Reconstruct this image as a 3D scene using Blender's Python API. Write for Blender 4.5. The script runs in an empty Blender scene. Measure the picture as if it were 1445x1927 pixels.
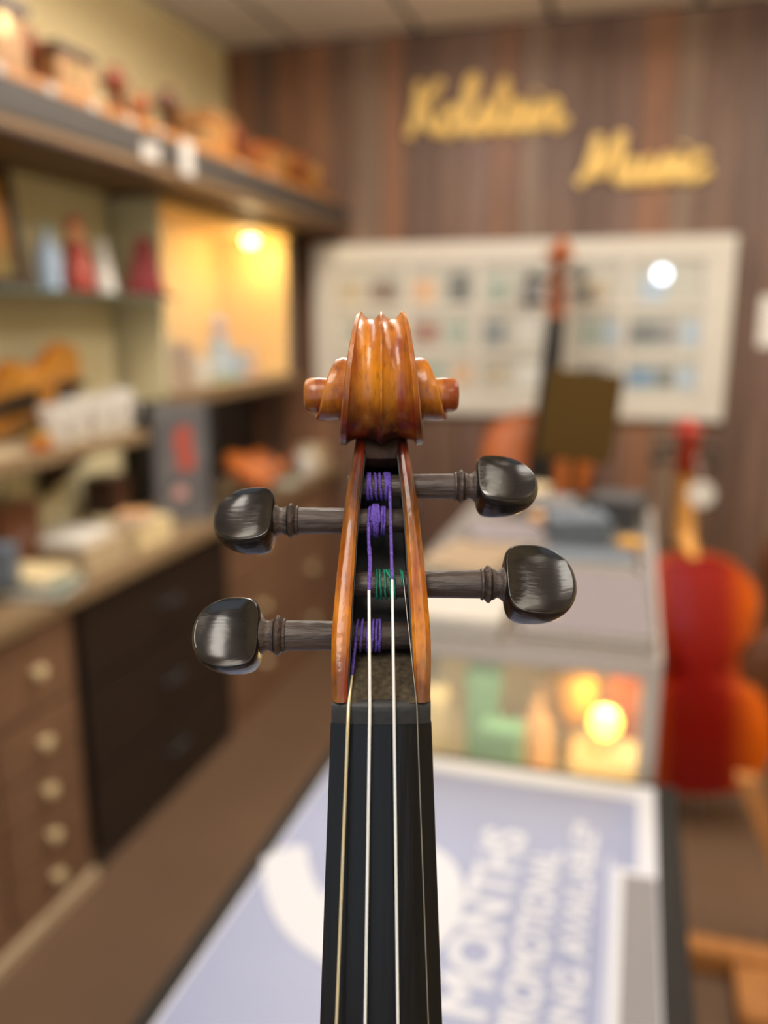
import bpy, bmesh, math, random
from mathutils import Vector, Matrix
random.seed(7)
PI = math.pi
sc = bpy.context.scene
col = sc.collection

# ------------------------------------------------------------------ camera
H = 1.5
PITCH = math.radians(12.63); YAW = math.radians(16.3)
F = Vector((-math.sin(YAW)*math.cos(PITCH), math.cos(YAW)*math.cos(PITCH), -math.sin(PITCH)))
R = Vector((math.cos(YAW), math.sin(YAW), 0)); U = R.cross(F)
CAM = Vector((0, 0, H))
cd = bpy.data.cameras.new('camera'); cam = bpy.data.objects.new('camera', cd); col.objects.link(cam)
rot = Matrix((R, U, -F)).transposed()
cam.matrix_world = Matrix.Translation(CAM) @ rot.to_4x4()
cd.sensor_fit = 'VERTICAL'; cd.sensor_height = 36.0; cd.lens = 1600/1927*36
cd.clip_start = 0.01; cd.clip_end = 60
cd.dof.use_dof = True; cd.dof.focus_distance = 0.211; cd.dof.aperture_fstop = 5.3
sc.camera = cam

# ------------------------------------------------------------------ world, lights, exposure
w = bpy.data.worlds.new('world'); sc.world = w; w.use_nodes = True
bg = w.node_tree.nodes['Background']; bg.inputs['Color'].default_value = (0.72, 0.85, 1.0, 1); bg.inputs['Strength'].default_value = 1.3
sc.view_settings.view_transform = 'Standard'; sc.view_settings.look = 'None'
sc.view_settings.exposure = 0.0; sc.view_settings.gamma = 1.0; sc.view_settings.use_curve_mapping = False
sc.cycles.use_denoising = True
sc.cycles.max_bounces = 7; sc.cycles.diffuse_bounces = 3; sc.cycles.glossy_bounces = 3; sc.cycles.adaptive_threshold = 0.02
sc.cycles.sample_clamp_indirect = 6.0

def area(name, loc, size, energy, color, rot=(0, 0, 0), portal=False):
    l = bpy.data.lights.new(name, 'AREA'); l.shape = 'RECTANGLE'; l.size, l.size_y = size; l.energy = energy; l.color = color
    o = bpy.data.objects.new(name, l); col.objects.link(o); o.location = loc; o.rotation_euler = rot
    if portal: l.cycles.is_portal = True
    return o
WARM = (1.0, 0.94, 0.865)
LIGHT_PANELS = [(-0.85, 0.75), (-0.75, 2.3), (0.75, 0.75), (0.75, 2.3), (-0.22, -0.72), (0.95, -0.9)]
PANEL_W = [9, 44, 8, 42, 33, 5]
for (x, y), e in zip(LIGHT_PANELS, PANEL_W):
    area('ceiling_light_source', (x, y, 2.545), (0.5, 1.1), e*.58, WARM)
    area('added_ceiling_uplight', (x, y, 2.61), (0.5, 1.1), e*.78, WARM, (PI, 0, 0))  # uplight added to brighten the ceiling and upper walls
area('shop_window_portal', (0.0, -1.97, 1.45), (2.6, 1.9), 1, (1, 1, 1), (PI/2, 0, 0), portal=True)

# ------------------------------------------------------------------ material helpers
def lin(c):
    return tuple((x/12.92 if x <= 0.04045 else ((x+0.055)/1.055)**2.4) for x in (v/255 for v in c)) + (1,)
def newmat(name):
    m = bpy.data.materials.new(name); m.use_nodes = True
    nt = m.node_tree; b = nt.nodes['Principled BSDF']
    return m, nt, b
def mat(name, rgb, rough=0.5, metal=0.0, coat=0.0, var=0.0, vscale=20.0, bump=0.0, bscale=200.0, stretch=(1, 1, 1), rgb2=None, emit=None, estr=0, trans=0.0, alpha=1.0, spec=0.5, coat_rough=0.1):
    m, nt, b = newmat(name); L = nt.links; N = nt.nodes
    b.inputs['Base Color'].default_value = lin(rgb); b.inputs['Roughness'].default_value = rough
    b.inputs['Metallic'].default_value = metal; b.inputs['Coat Weight'].default_value = coat; b.inputs['Coat Roughness'].default_value = coat_rough
    b.inputs['Specular IOR Level'].default_value = spec
    if trans: b.inputs['Transmission Weight'].default_value = trans
    if alpha < 1: b.inputs['Alpha'].default_value = alpha
    if emit: b.inputs['Emission Color'].default_value = lin(emit); b.inputs['Emission Strength'].default_value = estr
    if var or rgb2 or bump:
        tc = N.new('ShaderNodeTexCoord'); mp = N.new('ShaderNodeMapping'); mp.inputs['Scale'].default_value = stretch
        L.new(tc.outputs['Object'], mp.inputs['Vector'])
    if var or rgb2:
        nz = N.new('ShaderNodeTexNoise'); nz.inputs['Scale'].default_value = vscale; nz.inputs['Detail'].default_value = 5
        L.new(mp.outputs[0], nz.inputs['Vector'])
        rp = N.new('ShaderNodeValToRGB'); rp.color_ramp.elements[0].position = 0.3; rp.color_ramp.elements[1].position = 0.7
        c = lin(rgb); c2 = lin(rgb2) if rgb2 else tuple(min(1, x*(1+var)) for x in c[:3])+(1,)
        c1 = c if rgb2 else tuple(x*(1-var) for x in c[:3])+(1,)
        rp.color_ramp.elements[0].color = c1; rp.color_ramp.elements[1].color = c2
        L.new(nz.outputs['Fac'], rp.inputs[0]); L.new(rp.outputs[0], b.inputs['Base Color'])
    if bump:
        n2 = N.new('ShaderNodeTexNoise'); n2.inputs['Scale'].default_value = bscale; n2.inputs['Detail'].default_value = 4
        L.new(mp.outputs[0], n2.inputs['Vector'])
        bp = N.new('ShaderNodeBump'); bp.inputs['Strength'].default_value = bump; bp.inputs['Distance'].default_value = 0.001
        L.new(n2.outputs['Fac'], bp.inputs['Height']); L.new(bp.outputs[0], b.inputs['Normal'])
    return m

# ------------------------------------------------------------------ mesh helpers
class MB:
    def __init__(s): s.v = []; s.f = []
    def add(s, v, f):
        o = len(s.v); s.v += [tuple(p) for p in v]; s.f += [tuple(i+o for i in q) for q in f]; return s
    def box(s, x0, x1, y0, y1, z0, z1):
        return s.add([(x0,y0,z0),(x1,y0,z0),(x1,y1,z0),(x0,y1,z0),(x0,y0,z1),(x1,y0,z1),(x1,y1,z1),(x0,y1,z1)],
                     [(0,3,2,1),(4,5,6,7),(0,1,5,4),(1,2,6,5),(2,3,7,6),(3,0,4,7)])
    def cbox(s, c, d): return s.box(c[0]-d[0]/2, c[0]+d[0]/2, c[1]-d[1]/2, c[1]+d[1]/2, c[2]-d[2]/2, c[2]+d[2]/2)
    def loft(s, rings, caps=True, closed=True):
        n = len(rings[0]); v = [p for r in rings for p in r]; f = []
        for i in range(len(rings)-1):
            for j in range(n if closed else n-1):
                a = i*n+j; b = i*n+(j+1) % n; f.append((a, b, b+n, a+n))
        if caps: f.append(tuple(range(n-1, -1, -1))); f.append(tuple((len(rings)-1)*n+j for j in range(n)))
        return s.add(v, f)
    def lathe(s, prof, n=20, axis='z', o=(0, 0, 0), caps=True):
        rings = []
        for r, h in prof:
            ring = []
            for k in range(n):
                a = 2*PI*k/n; c, d = r*math.cos(a), r*math.sin(a)
                p = {'z': (c, d, h), 'x': (h, c, d), 'y': (d, h, c)}[axis]
                ring.append((p[0]+o[0], p[1]+o[1], p[2]+o[2]))
            rings.append(ring)
        return s.loft(rings, caps)
    def tube(s, pts, rad, n=8, caps=True):
        pts = [Vector(p) for p in pts]; rings = []; up = None
        for i, p in enumerate(pts):
            t = (pts[min(i+1, len(pts)-1)]-pts[max(i-1, 0)]).normalized()
            if up is None: up = t.orthogonal().normalized()
            up = (up-t*up.dot(t)); up = up.normalized() if up.length > 1e-9 else t.orthogonal().normalized()
            sd = t.cross(up); r = rad[i] if isinstance(rad, (list, tuple)) else rad
            rings.append([p+(up*math.cos(2*PI*k/n)+sd*math.sin(2*PI*k/n))*r for k in range(n)])
        return s.loft(rings, caps)
    def prism(s, poly, z0, z1):
        return s.loft([[(x, y, z0) for x, y in poly], [(x, y, z1) for x, y in poly]])
    def xf(s, m): s.v = [tuple(m @ Vector(p)) for p in s.v]; return s
    def mesh(s, name, smooth=35, bevel=0.0, seg=2):
        me = bpy.data.meshes.new(name); me.from_pydata(s.v, [], s.f)
        bm = bmesh.new(); bm.from_mesh(me); bmesh.ops.recalc_face_normals(bm, faces=bm.faces)
        if bevel:
            es = [e for e in bm.edges if len(e.link_faces) == 2 and e.calc_face_angle(0) > 0.6]
            bmesh.ops.bevel(bm, geom=es, offset=bevel, segments=seg, affect='EDGES', clamp_overlap=True)
        bm.to_mesh(me); bm.free()
        if smooth:
            me.shade_smooth(); me.set_sharp_from_angle(angle=math.radians(smooth))
        return me
    def build(s, name, m, parent=None, smooth=35, bevel=0.0, seg=2, loc=None, rot=None):
        return link(name, s.mesh(name, smooth, bevel, seg), m, parent, loc, rot)
def link(name, me, m, parent=None, loc=None, rot=None):
    if m is not None: me.materials.clear(); me.materials.append(m)
    o = bpy.data.objects.new(name, me); col.objects.link(o)
    if parent: o.parent = parent
    if loc: o.location = loc
    if rot: o.rotation_euler = rot
    return o
def empty(name, loc=(0, 0, 0), rot=(0, 0, 0), scale=None):
    o = bpy.data.objects.new(name, None); o.empty_display_size = 0.05; col.objects.link(o); o.location = loc; o.rotation_euler = rot
    if scale: o.scale = scale
    return o
def tag(o, label, cat, group=None, kind=None):
    o['label'] = label; o['category'] = cat
    if group: o['group'] = group
    if kind: o['kind'] = kind
    return o
def struct(o): o['kind'] = 'structure'; return o
def interp(tab, x):
    if x <= tab[0][0]: return list(tab[0][1:])
    for i in range(len(tab)-1):
        a, b = tab[i], tab[i+1]
        if x <= b[0]:
            t = (x-a[0])/(b[0]-a[0]); p = tab[max(i-1, 0)]; q = tab[min(i+2, len(tab)-1)]; out = []
            for k in range(1, len(a)):
                ma = (b[k]-p[k])/(b[0]-p[0]) if b[0] != p[0] else 0; mb = (q[k]-a[k])/(q[0]-a[0]); d = b[0]-a[0]
                out.append((2*t**3-3*t**2+1)*a[k]+(t**3-2*t**2+t)*ma*d+(-2*t**3+3*t**2)*b[k]+(t**3-t**2)*mb*d)
            return out
    return list(tab[-1][1:])
def smoothpath(pts, k=8):
    pts = [Vector(p) for p in pts]; out = []
    for i in range(len(pts)-1):
        p0, p1, p2, p3 = pts[max(i-1, 0)], pts[i], pts[i+1], pts[min(i+2, len(pts)-1)]
        for j in range(k):
            t = j/k
            out.append(0.5*((2*p1)+(p2-p0)*t+(2*p0-5*p1+4*p2-p3)*t*t+(3*p1-p0-3*p2+p3)*t**3))
    out.append(pts[-1]); return out
def textmesh(s, name, width, height, bold=0.0):
    c = bpy.data.curves.new(name, 'FONT'); c.body = s; c.size = 1; c.extrude = 0.0
    o = bpy.data.objects.new(name, c); col.objects.link(o)
    bpy.context.view_layer.update()
    me = bpy.data.meshes.new_from_object(o.evaluated_get(bpy.context.evaluated_depsgraph_get()))
    bpy.data.objects.remove(o); bpy.data.curves.remove(c)
    xs = [v.co.x for v in me.vertices]; ys = [v.co.y for v in me.vertices]
    x0, x1, y0, y1 = min(xs), max(xs), min(ys), max(ys)
    for v in me.vertices: v.co = ((v.co.x-x0)/(x1-x0)*width, (v.co.y-y0)/(y1-y0)*height, 0)
    vs = [v.co.copy() for v in me.vertices]; fs = [tuple(p.vertices) for p in me.polygons]; n = len(vs); V, Fc = [], []
    for i, (dx, dy) in enumerate(((0, 0), (bold, 0), (-bold, 0), (0, bold), (0, -bold), (bold*.7, bold*.7), (-bold*.7, bold*.7), (bold*.7, -bold*.7), (-bold*.7, -bold*.7))):
        V += [(p.x+dx, p.y+dy, i*.00002) for p in vs]; Fc += [tuple(k+i*n for k in f) for f in fs]
    bpy.data.meshes.remove(me); me = bpy.data.meshes.new(name); me.from_pydata(V, [], Fc)
    return me

# ------------------------------------------------------------------ materials
M = {}
M['olive_matte'] = mat('stand_olive', (74, 55, 22), .9, spec=.15)
M['floor'] = mat('floor_brown', (102, 78, 58), 0.55, var=0.06, vscale=4)
M['wall'] = mat('wall_cream', (222, 206, 160), 0.8, var=0.03, vscale=3)
M['wallgreen'] = mat('panel_sage', (208, 198, 160), 0.7, var=0.03, vscale=3)
M['ceil'] = mat('ceiling_tile', (236, 229, 226), 0.9, bump=0.3, bscale=300)
M['tbar'] = mat('ceiling_bar', (96, 84, 76), 0.7)
M['shelf_grey'] = mat('shelf_grey', (64, 58, 53), 0.6)
M['shelf_under'] = mat('shelf_beige', (128, 102, 70), 0.7)
M['paperdim'] = mat('off_white_card', (186, 180, 172), .7)
M['padtan'] = mat('pad_tan', (146, 124, 98), .7)
M['oak'] = mat('oak', (186, 130, 72), 0.5, rgb2=(160, 102, 50), vscale=12, stretch=(6, 1, 6))
M['tan'] = mat('tan_wood', (170, 130, 84), 0.6, rgb2=(142, 102, 60), vscale=10, stretch=(1, 1, 5))
M['darkwood'] = mat('dark_wood', (72, 44, 28), 0.45, rgb2=(52, 30, 20), vscale=14, stretch=(1, 1, .2))
M['cab'] = mat('cabinet_brown', (132, 100, 76), 0.5, rgb2=(116, 86, 64), vscale=6, stretch=(1, 1, 0.15))
M['cabdark'] = mat('cabinet_dark', (38, 27, 20), 0.55)
M['counter'] = mat('countertop', (134, 112, 84), 0.45, var=0.08, vscale=30)
M['black'] = mat('black_plastic', (22, 21, 20), 0.45)
M['blackframe'] = mat('dark_frame', (40, 38, 37), 0.8, spec=.15)
M['white'] = mat('white_paint', (208, 203, 192), 0.5)
M['paper'] = mat('paper', (214, 208, 198), 0.8)
M['brass'] = mat('brass', (206, 184, 130), 0.3, metal=0.8)
M['nickel'] = mat('nickel', (200, 196, 190), 0.3, metal=0.8)
M['gold'] = mat('gold_letter', (250, 214, 128), 0.45)
M['glass'] = mat('glass', (235, 245, 240), 0.05, alpha=0.12, spec=0.5)
M['glassshelf'] = mat('glass_shelf', (96, 110, 96), 0.1, alpha=0.75)
M['orange'] = mat('orange_varnish', (176, 92, 30), 0.3, coat=0.4, var=0.2, vscale=8)
M['amber'] = mat('amber_varnish', (186, 126, 44), 0.3, coat=0.4, var=0.25, vscale=8)
M['redbrown'] = mat('redbrown_varnish', (146, 68, 34), 0.3, coat=0.4, var=0.25, vscale=8)
M['brown'] = mat('brown_varnish', (104, 62, 36), 0.35, coat=0.3, var=0.2, vscale=8)
M['maple'] = mat('maple_neck', (208, 150, 76), 0.4, var=0.1)
M['ebony'] = mat('ebony', (20, 19, 19), 0.35)
for nm, c in dict(red=(150, 24, 22), darkred=(128, 8, 14), coral=(176, 78, 64), blue=(60, 120, 168), paleblue=(170, 190, 214), greygreen=(150, 166, 150), mint=(130, 178, 146), teal=(70, 110, 104), grey=(126, 124, 124), darkgrey=(62, 62, 64), mauve=(122, 114, 118), pink=(206, 156, 150), cream=(226, 206, 160), olive=(58, 42, 14), peach=(222, 168, 116), beige=(188, 168, 136), whitish=(224, 220, 214), slate=(96, 106, 118), greenleaf=(120, 150, 80), ochre=(190, 140, 40)).items():
    M[nm] = mat(nm, c, 0.55)

def varnish():
    m, nt, b = newmat('violin_varnish'); L = nt.links; N = nt.nodes
    tc = N.new('ShaderNodeTexCoord')
    def noise(sc_, det, stretch, lo, hi):
        mp = N.new('ShaderNodeMapping'); mp.inputs['Scale'].default_value = stretch; L.new(tc.outputs['Object'], mp.inputs['Vector'])
        n = N.new('ShaderNodeTexNoise'); n.inputs['Scale'].default_value = sc_; n.inputs['Detail'].default_value = det; L.new(mp.outputs[0], n.inputs['Vector'])
        r = N.new('ShaderNodeMapRange'); r.inputs['From Min'].default_value = lo; r.inputs['From Max'].default_value = hi; L.new(n.outputs['Fac'], r.inputs['Value']); return r.outputs[0]
    def mix(a, bb, fac):
        x = N.new('ShaderNodeMix'); x.data_type = 'RGBA'
        for sock, val in ((x.inputs[6], a), (x.inputs[7], bb)):
            if isinstance(val, tuple): sock.default_value = val
            else: L.new(val, sock)
        if isinstance(fac, float): x.inputs[0].default_value = fac
        else: L.new(fac, x.inputs[0])
        return x.outputs[2]
    gold, brown, dark = lin((194, 118, 8)), lin((138, 68, 8)), lin((46, 16, 6))
    c = mix(gold, brown, noise(90, 6, (1.6, 0.8, 1), 0.35, 0.65))
    c = mix(c, dark, noise(380, 9, (2.4, .8, 1), 0.54, 0.95))
    gm = N.new('ShaderNodeNewGeometry'); er = N.new('ShaderNodeMapRange'); er.inputs['From Min'].default_value = 0.545; er.inputs['From Max'].default_value = 0.62; er.inputs['To Max'].default_value = 0.7
    L.new(gm.outputs['Pointiness'], er.inputs['Value'])
    c = mix(c, lin((214, 142, 34)), er.outputs[0])          # varnish worn thin along the raised edges
    # antiqued darker varnish band where the scroll meets the pegbox, in the instrument's own coordinates
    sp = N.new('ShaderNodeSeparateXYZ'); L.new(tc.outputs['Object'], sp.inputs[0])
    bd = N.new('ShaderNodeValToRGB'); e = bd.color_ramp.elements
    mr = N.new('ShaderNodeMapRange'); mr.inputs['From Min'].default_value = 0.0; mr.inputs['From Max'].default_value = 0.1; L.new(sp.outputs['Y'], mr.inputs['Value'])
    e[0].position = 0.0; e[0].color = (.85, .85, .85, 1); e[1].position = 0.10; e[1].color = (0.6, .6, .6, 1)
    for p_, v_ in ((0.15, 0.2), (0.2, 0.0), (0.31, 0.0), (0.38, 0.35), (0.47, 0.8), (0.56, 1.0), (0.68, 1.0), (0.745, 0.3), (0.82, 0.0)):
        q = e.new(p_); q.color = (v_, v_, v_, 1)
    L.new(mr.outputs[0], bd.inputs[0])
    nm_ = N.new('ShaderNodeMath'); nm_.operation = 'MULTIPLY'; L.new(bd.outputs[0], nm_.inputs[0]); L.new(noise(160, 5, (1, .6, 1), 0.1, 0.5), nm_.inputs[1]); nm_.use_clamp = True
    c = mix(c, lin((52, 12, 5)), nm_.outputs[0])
    c = mix(c, lin((120, 34, 6)), noise(70, 4, (4, .5, 1), 0.52, 0.72))
    L.new(c, b.inputs['Base Color'])
    b.inputs['Roughness'].default_value = 0.42; b.inputs['Specular IOR Level'].default_value = 0.3; b.inputs['Coat Weight'].default_value = 0.5; b.inputs['Coat Roughness'].default_value = 0.13
    n2 = N.new('ShaderNodeTexNoise'); n2.inputs['Scale'].default_value = 330; n2.inputs['Detail'].default_value = 5; L.new(tc.outputs['Object'], n2.inputs['Vector'])
    bp = N.new('ShaderNodeBump'); bp.inputs['Strength'].default_value = 0.35; bp.inputs['Distance'].default_value = 0.0004; L.new(n2.outputs['Fac'], bp.inputs['Height'])
    L.new(bp.outputs[0], b.inputs['Normal']); L.new(bp.outputs[0], b.inputs['Coat Normal'])
    return m
M['varnish'] = varnish()
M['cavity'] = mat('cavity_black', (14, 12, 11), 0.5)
M['dust'] = mat('dusty_ledge', (50, 44, 36), 0.95, rgb2=(80, 71, 56), vscale=700, bump=.25, bscale=1500, spec=.1)
M['pegwood'] = mat('peg_shaft_wood', (72, 58, 51), 0.5, rgb2=(40, 32, 29), vscale=260, stretch=(0.2, 1, 1), bump=1.0, bscale=420)
M['peghead'] = mat('peg_head_ebony', (26, 23, 23), 0.22, rgb2=(18, 15, 15), vscale=500, stretch=(0.12, 1, 1), bump=0.12, bscale=900, coat=0.1, coat_rough=0.1, spec=.45)
M['board'] = mat('fingerboard_ebony', (17, 16, 17), 0.3, spec=.25, rgb2=(11, 10, 11), vscale=500, stretch=(1, 0.06, 1), bump=0.15, bscale=600)
M['nut'] = mat('nut_ebony', (40, 39, 40), 0.5, spec=.35, bump=0.2, bscale=500)
M['steel'] = mat('steel_string', (228, 230, 232), 0.3, metal=0.35)
M['goldstring'] = mat('wound_string', (206, 194, 160), 0.35, metal=0.6)
M['thinsteel'] = mat('plain_steel_string', (150, 146, 138), 0.3, metal=0.9)
M['purple'] = mat('purple_silk', (112, 84, 186), 0.75, rgb2=(72, 48, 140), vscale=1200, bump=0.7, bscale=2200)
M['green'] = mat('green_silk', (24, 142, 112), 0.6, rgb2=(16, 104, 82), vscale=1200, bump=0.5, bscale=2200)

# ------------------------------------------------------------------ room shell
XL, XR, YB, YF, ZC = -1.87, 1.6, 3.85, -2.0, 2.7
struct(MB().box(XL-.1, XR+.1, YF-.1, YB+.1, -.1, 0).build('floor', M['floor']))
cl = struct(MB().box(XL-.1, XR+.1, YF-.1, YB+.1, ZC+.012, ZC+.1).build('ceiling', M['tbar']))
for i in range(7):
    x = -2.075+.56*i; x0 = max(x, XL+.015); x1 = min(x+.53, XR-.015)
    tile = MB().box(0, x1-x0, 0, .57, -.004, .012).mesh('tile', bevel=.003); tile.materials.append(M['ceil'])
    for j in range(10):
        y = YB-.6*(j+1)
        if y >= YF-.2: link('tile', tile, None, cl, (x0, y, ZC))
struct(MB().box(XL-.1, XL, YF, YB, 0, ZC).build('wall_left', M['wall']))
struct(MB().box(XR, XR+.1, YF, YB, 0, ZC).build('wall_right', M['wall']))
wf = MB(); wf.box(XL-.1, -1.3, YF-.1, YF, 0, ZC); wf.box(1.3, XR+.1, YF-.1, YF, 0, ZC); wf.box(-1.3, 1.3, YF-.1, YF, 0, .5); wf.box(-1.3, 1.3, YF-.1, YF, 2.4, ZC)
struct(wf.build('wall_front', M['wall']))
wb = struct(MB().box(XL-.1, XR+.1, YB, YB+.1, 0, ZC).build('wall_back', M['darkwood']))
PL = []
for i, (a, b2) in enumerate((((134, 94, 68), (104, 72, 52)), ((120, 92, 74), (92, 70, 58)), ((148, 106, 78), (118, 82, 60)), ((108, 82, 68), (82, 62, 52)), ((138, 114, 94), (108, 88, 74)), ((128, 100, 86), (100, 76, 66)))):
    PL.append(mat('wall_plank', a, 0.5, rgb2=b2, vscale=9, stretch=(6, 1, .35)))
x = XL; seq = [0, 3, 0, 2, 1, 4, 2, 3, 1, 5, 0, 4, 1, 3, 5, 2, 4, 1, 3, 5, 4, 1, 0, 3]; k = 0
while x < XR-.02:
    wd = min([.13, .1, .15, .12, .11][k % 5], XR-x)
    MB().box(x+.0015, x+wd-.0015, YB-.012, YB, 0, ZC-.005).build('plank', PL[seq[k % len(seq)]], wb, bevel=.002, seg=1)
    x += wd; k += 1
# baseboard along the cabinets' toe line
YS = YB-.012
# ceiling light fixtures, hung on rods to make room for the added uplights
diff = mat('light_diffuser', (255, 244, 225), 0.6, emit=(255, 236, 205), estr=2.0)
for i, (lx, ly) in enumerate(LIGHT_PANELS):
    e = empty('ceiling_light', (lx, ly, 2.56))
    tag(e, 'suspended rectangular light panel, the %s' % ('left middle one|left far one|right middle one|right far one|left near one|right near one'.split('|')[i]), 'ceiling light', 'suspended light panels')
    fr = MB(); fr.box(-.3, .3, -.6, -.57, 0, .04); fr.box(-.3, .3, .57, .6, 0, .04); fr.box(-.3, -.27, -.57, .57, 0, .04); fr.box(.27, .3, -.57, .57, 0, .04)
    fr.build('frame', M['white'], e); MB().box(-.27, .27, -.57, .57, .005, .035).build('diffuser', diff, e)
    for q in (-.45, .45): MB().tube([(0, q, .035), (0, q, ZC-.004-2.56)], .003, 6).build('hanger_rod', M['nickel'], e)

# ------------------------------------------------------------------ left wall unit: back panel, high shelf, lit cabinet, shelves
XP = -1.66   # face of the shelving back panel
e = empty('shelving_back_panel', (XP, 1.6, .84)); tag(e, 'pale sage back panel of the shelving on the left wall', 'panel')
MB().box(XL-XP+.002, 0, -.9, .9, 0, 1.06).build('panel', M['wallgreen'], e)
for yy in (-.62, .32): MB().box(0, .012, yy, yy+.03, 0, 1.06).build('upright', M['wallgreen'], e)

sh = empty('high_shelf', (XL, 2.4, 1.9)); tag(sh, 'long deep grey shelf high on the left wall carrying wooden carvings', 'shelf')
MB().box(.002, .57, -1.4, YS-2.4-.002, .03, .1).build('board', M['shelf_grey'], sh, bevel=.003)
MB().box(.002, .575, -1.4, YS-2.4-.002, 0, .028).build('underside_panel', M['shelf_under'], sh)
MB().box(.555, .58, -1.4, YS-2.4-.002, .022, .1).build('front_edge', M['shelf_grey'], sh, bevel=.003)
MB().box(.53, .585, -1.4, YS-2.4-.002, -.012, 0).build('bottom_rail', M['darkwood'], sh)
rail = MB().box(0, .015, 0, 2.2, 0, .03).build('wooden_rail', M['oak'], None, bevel=.002, loc=(-1.33, 1.55, 2.0))
tag(rail, 'long thin oak rail along the front of the high shelf', 'rail')
for i, (yy, h) in enumerate(((1.63, .04), (1.80, .04), (1.96, .035), (2.12, .035), (2.27, .03), (2.44, .03), (2.8, .03), (3.05, .03))):
    t = MB().box(0, .0012, -.016, .016, 0, h*.6).build('price_tag', M['paperdim'], None, loc=(-1.3145, yy, 2.002))
    tag(t, 'white price tag on the high shelf rail, number %s from the near end' % ('one two three four five six seven eight'.split()[i]), 'price tag', 'price tags on the high shelf')
for i, (yy, z0, z1, hw) in enumerate(((2.17, 1.925, 1.965, .04), (2.37, 1.915, 2.01, .035))):
    t = MB().box(0, .0012, -hw, hw, z0, z1).build('price_card', M['paperdim'], None, loc=(-1.2895, yy, 0))
    tag(t, ['wide white card stuck on the grey edge of the high shelf', 'taller white card hanging over the edge of the high shelf'][i], 'card')

# lit cabinet
CX0, CX1, CY0, CY1, CZ0, CZ1 = XL+.004, -1.49, 2.53, 3.68, 1.24, 1.885
yellow = mat('cabinet_yellow', (236, 196, 112), 0.6)
e = empty('lit_display_cabinet', (CX0, CY0, CZ0)); tag(e, 'glass-fronted wall cabinet glowing warm yellow inside, below the high shelf', 'display cabinet')
W_, D_, Hh = CX1-CX0, CY1-CY0, CZ1-CZ0
MB().box(0, .012, 0, D_, 0, Hh).build('back_panel', yellow, e)
MB().box(0, W_, 0, .018, 0, Hh).build('side_panel', M['wallgreen'], e)
MB().box(.012, W_-.02, .018, .022, .03, Hh-.02).build('side_lining', yellow, e)
MB().box(0, W_, D_-.03, D_, 0, Hh).build('side_panel', M['blackframe'], e)
MB().box(.012, W_-.03, D_-.034, D_-.03, .03, Hh-.02).build('side_lining', yellow, e)
MB().box(0, W_, .018, D_-.03, Hh-.018, Hh).build('top_panel', yellow, e)
MB().box(0, W_, .018, D_-.03, 0, .025).build('bottom_panel', M['beige'], e)
MB().box(W_-.002, W_+.012, 0, D_, -.02, .03).build('bottom_rail', M['shelf_under'], e)
MB().box(W_-.006, W_-.002, .02, D_-.03, .03, Hh-.02).build('glass_pane', M['glass'], e)
MB().box(.15, .165, .12, D_, -.395, -.001).build('painted_shade_panel', M['black'], e)  # black board standing in for the shade beneath the cabinet
bulbm = mat('bulb', (255, 240, 190), .4, emit=(255, 226, 130), estr=18)
lp = empty('puck_lamp_or_glint', (-1.62, 3.5, CZ1-.0185)); tag(lp, 'small round lamp glowing in the top corner of the yellow cabinet', 'lamp')
MB().lathe([(.03, 0), (.034, -.004), (.034, -.016), (.03, -.02)], 20).build('housing', M['nickel'], lp)
MB().lathe([(.001, -.05), (.018, -.045), (.028, -.03), (.027, -.02)], 20).build('bulb', bulbm, lp)
l = bpy.data.lights.new('puck_light', 'POINT'); l.energy = 2.2; l.color = (1.0, .79, .45); l.shadow_soft_size = .03
lo = bpy.data.objects.new('puck_light', l); lo.location = (0, 0, -.1); lo.parent = lp; col.objects.link(lo)
l = bpy.data.lights.new('strip_light', 'AREA'); l.shape = 'RECTANGLE'; l.size = .05; l.size_y = .8; l.energy = 1.8; l.color = (1.0, .79, .45)
lo = bpy.data.objects.new('cabinet_strip_light', l); lo.location = (-1.6, 3.05, CZ1-.03); col.objects.link(lo)

def lathe_thing(name, parts, loc, label, cat, group=None):
    """parts: (part name, profile, material)"""
    e = empty(name, loc)
    for pn, prof, m in parts: MB().lathe(prof, 18).build(pn, m, e)
    return tag(e, label, cat, group)
def bottle(loc, h, r, m, m2, label, name='bottle'):
    return lathe_thing(name, [('body', [(r*.9, 0), (r, .01), (r, h*.55), (r*.8, h*.66), (r*.38, h*.75), (r*.36, h*.88)], m),
                              ('cap', [(r*.42, h*.88), (r*.42, h*.985), (r*.3, h)], m2)], loc, label, 'bottle')
def figurine(loc, h, m, m2, label, m3=None):
    r = h*.26
    return lathe_thing('figurine', [('base', [(r, 0), (r, h*.05), (r*.8, h*.07)], m3 or m), ('body', [(r*.8, h*.07), (r*.95, h*.2), (r*.6, h*.45), (r*.72, h*.58), (r*.3, h*.68)], m),
                                    ('head', [(r*.25, h*.67), (r*.48, h*.74), (r*.5, h*.82), (r*.3, h*.88)], m2), ('hat', [(r*.5, h*.85), (r*.4, h*.92), (r*.12, h)], m)], loc, label, 'figurine')
def cup(loc, h, r, m, label, group=None):
    e = empty('cup', loc)
    MB().lathe([(r*.7, 0), (r*.75, .004), (r, h), (r*.93, h), (r*.7, .008)], 20).build('bowl', m, e)
    MB().tube(smoothpath([(r*.85, 0, h*.8), (r*1.45, 0, h*.75), (r*1.45, 0, h*.35), (r*.78, 0, h*.25)], 6), r*.1, 6).build('handle', m, e)
    return tag(e, label, 'cup', group)
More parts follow.
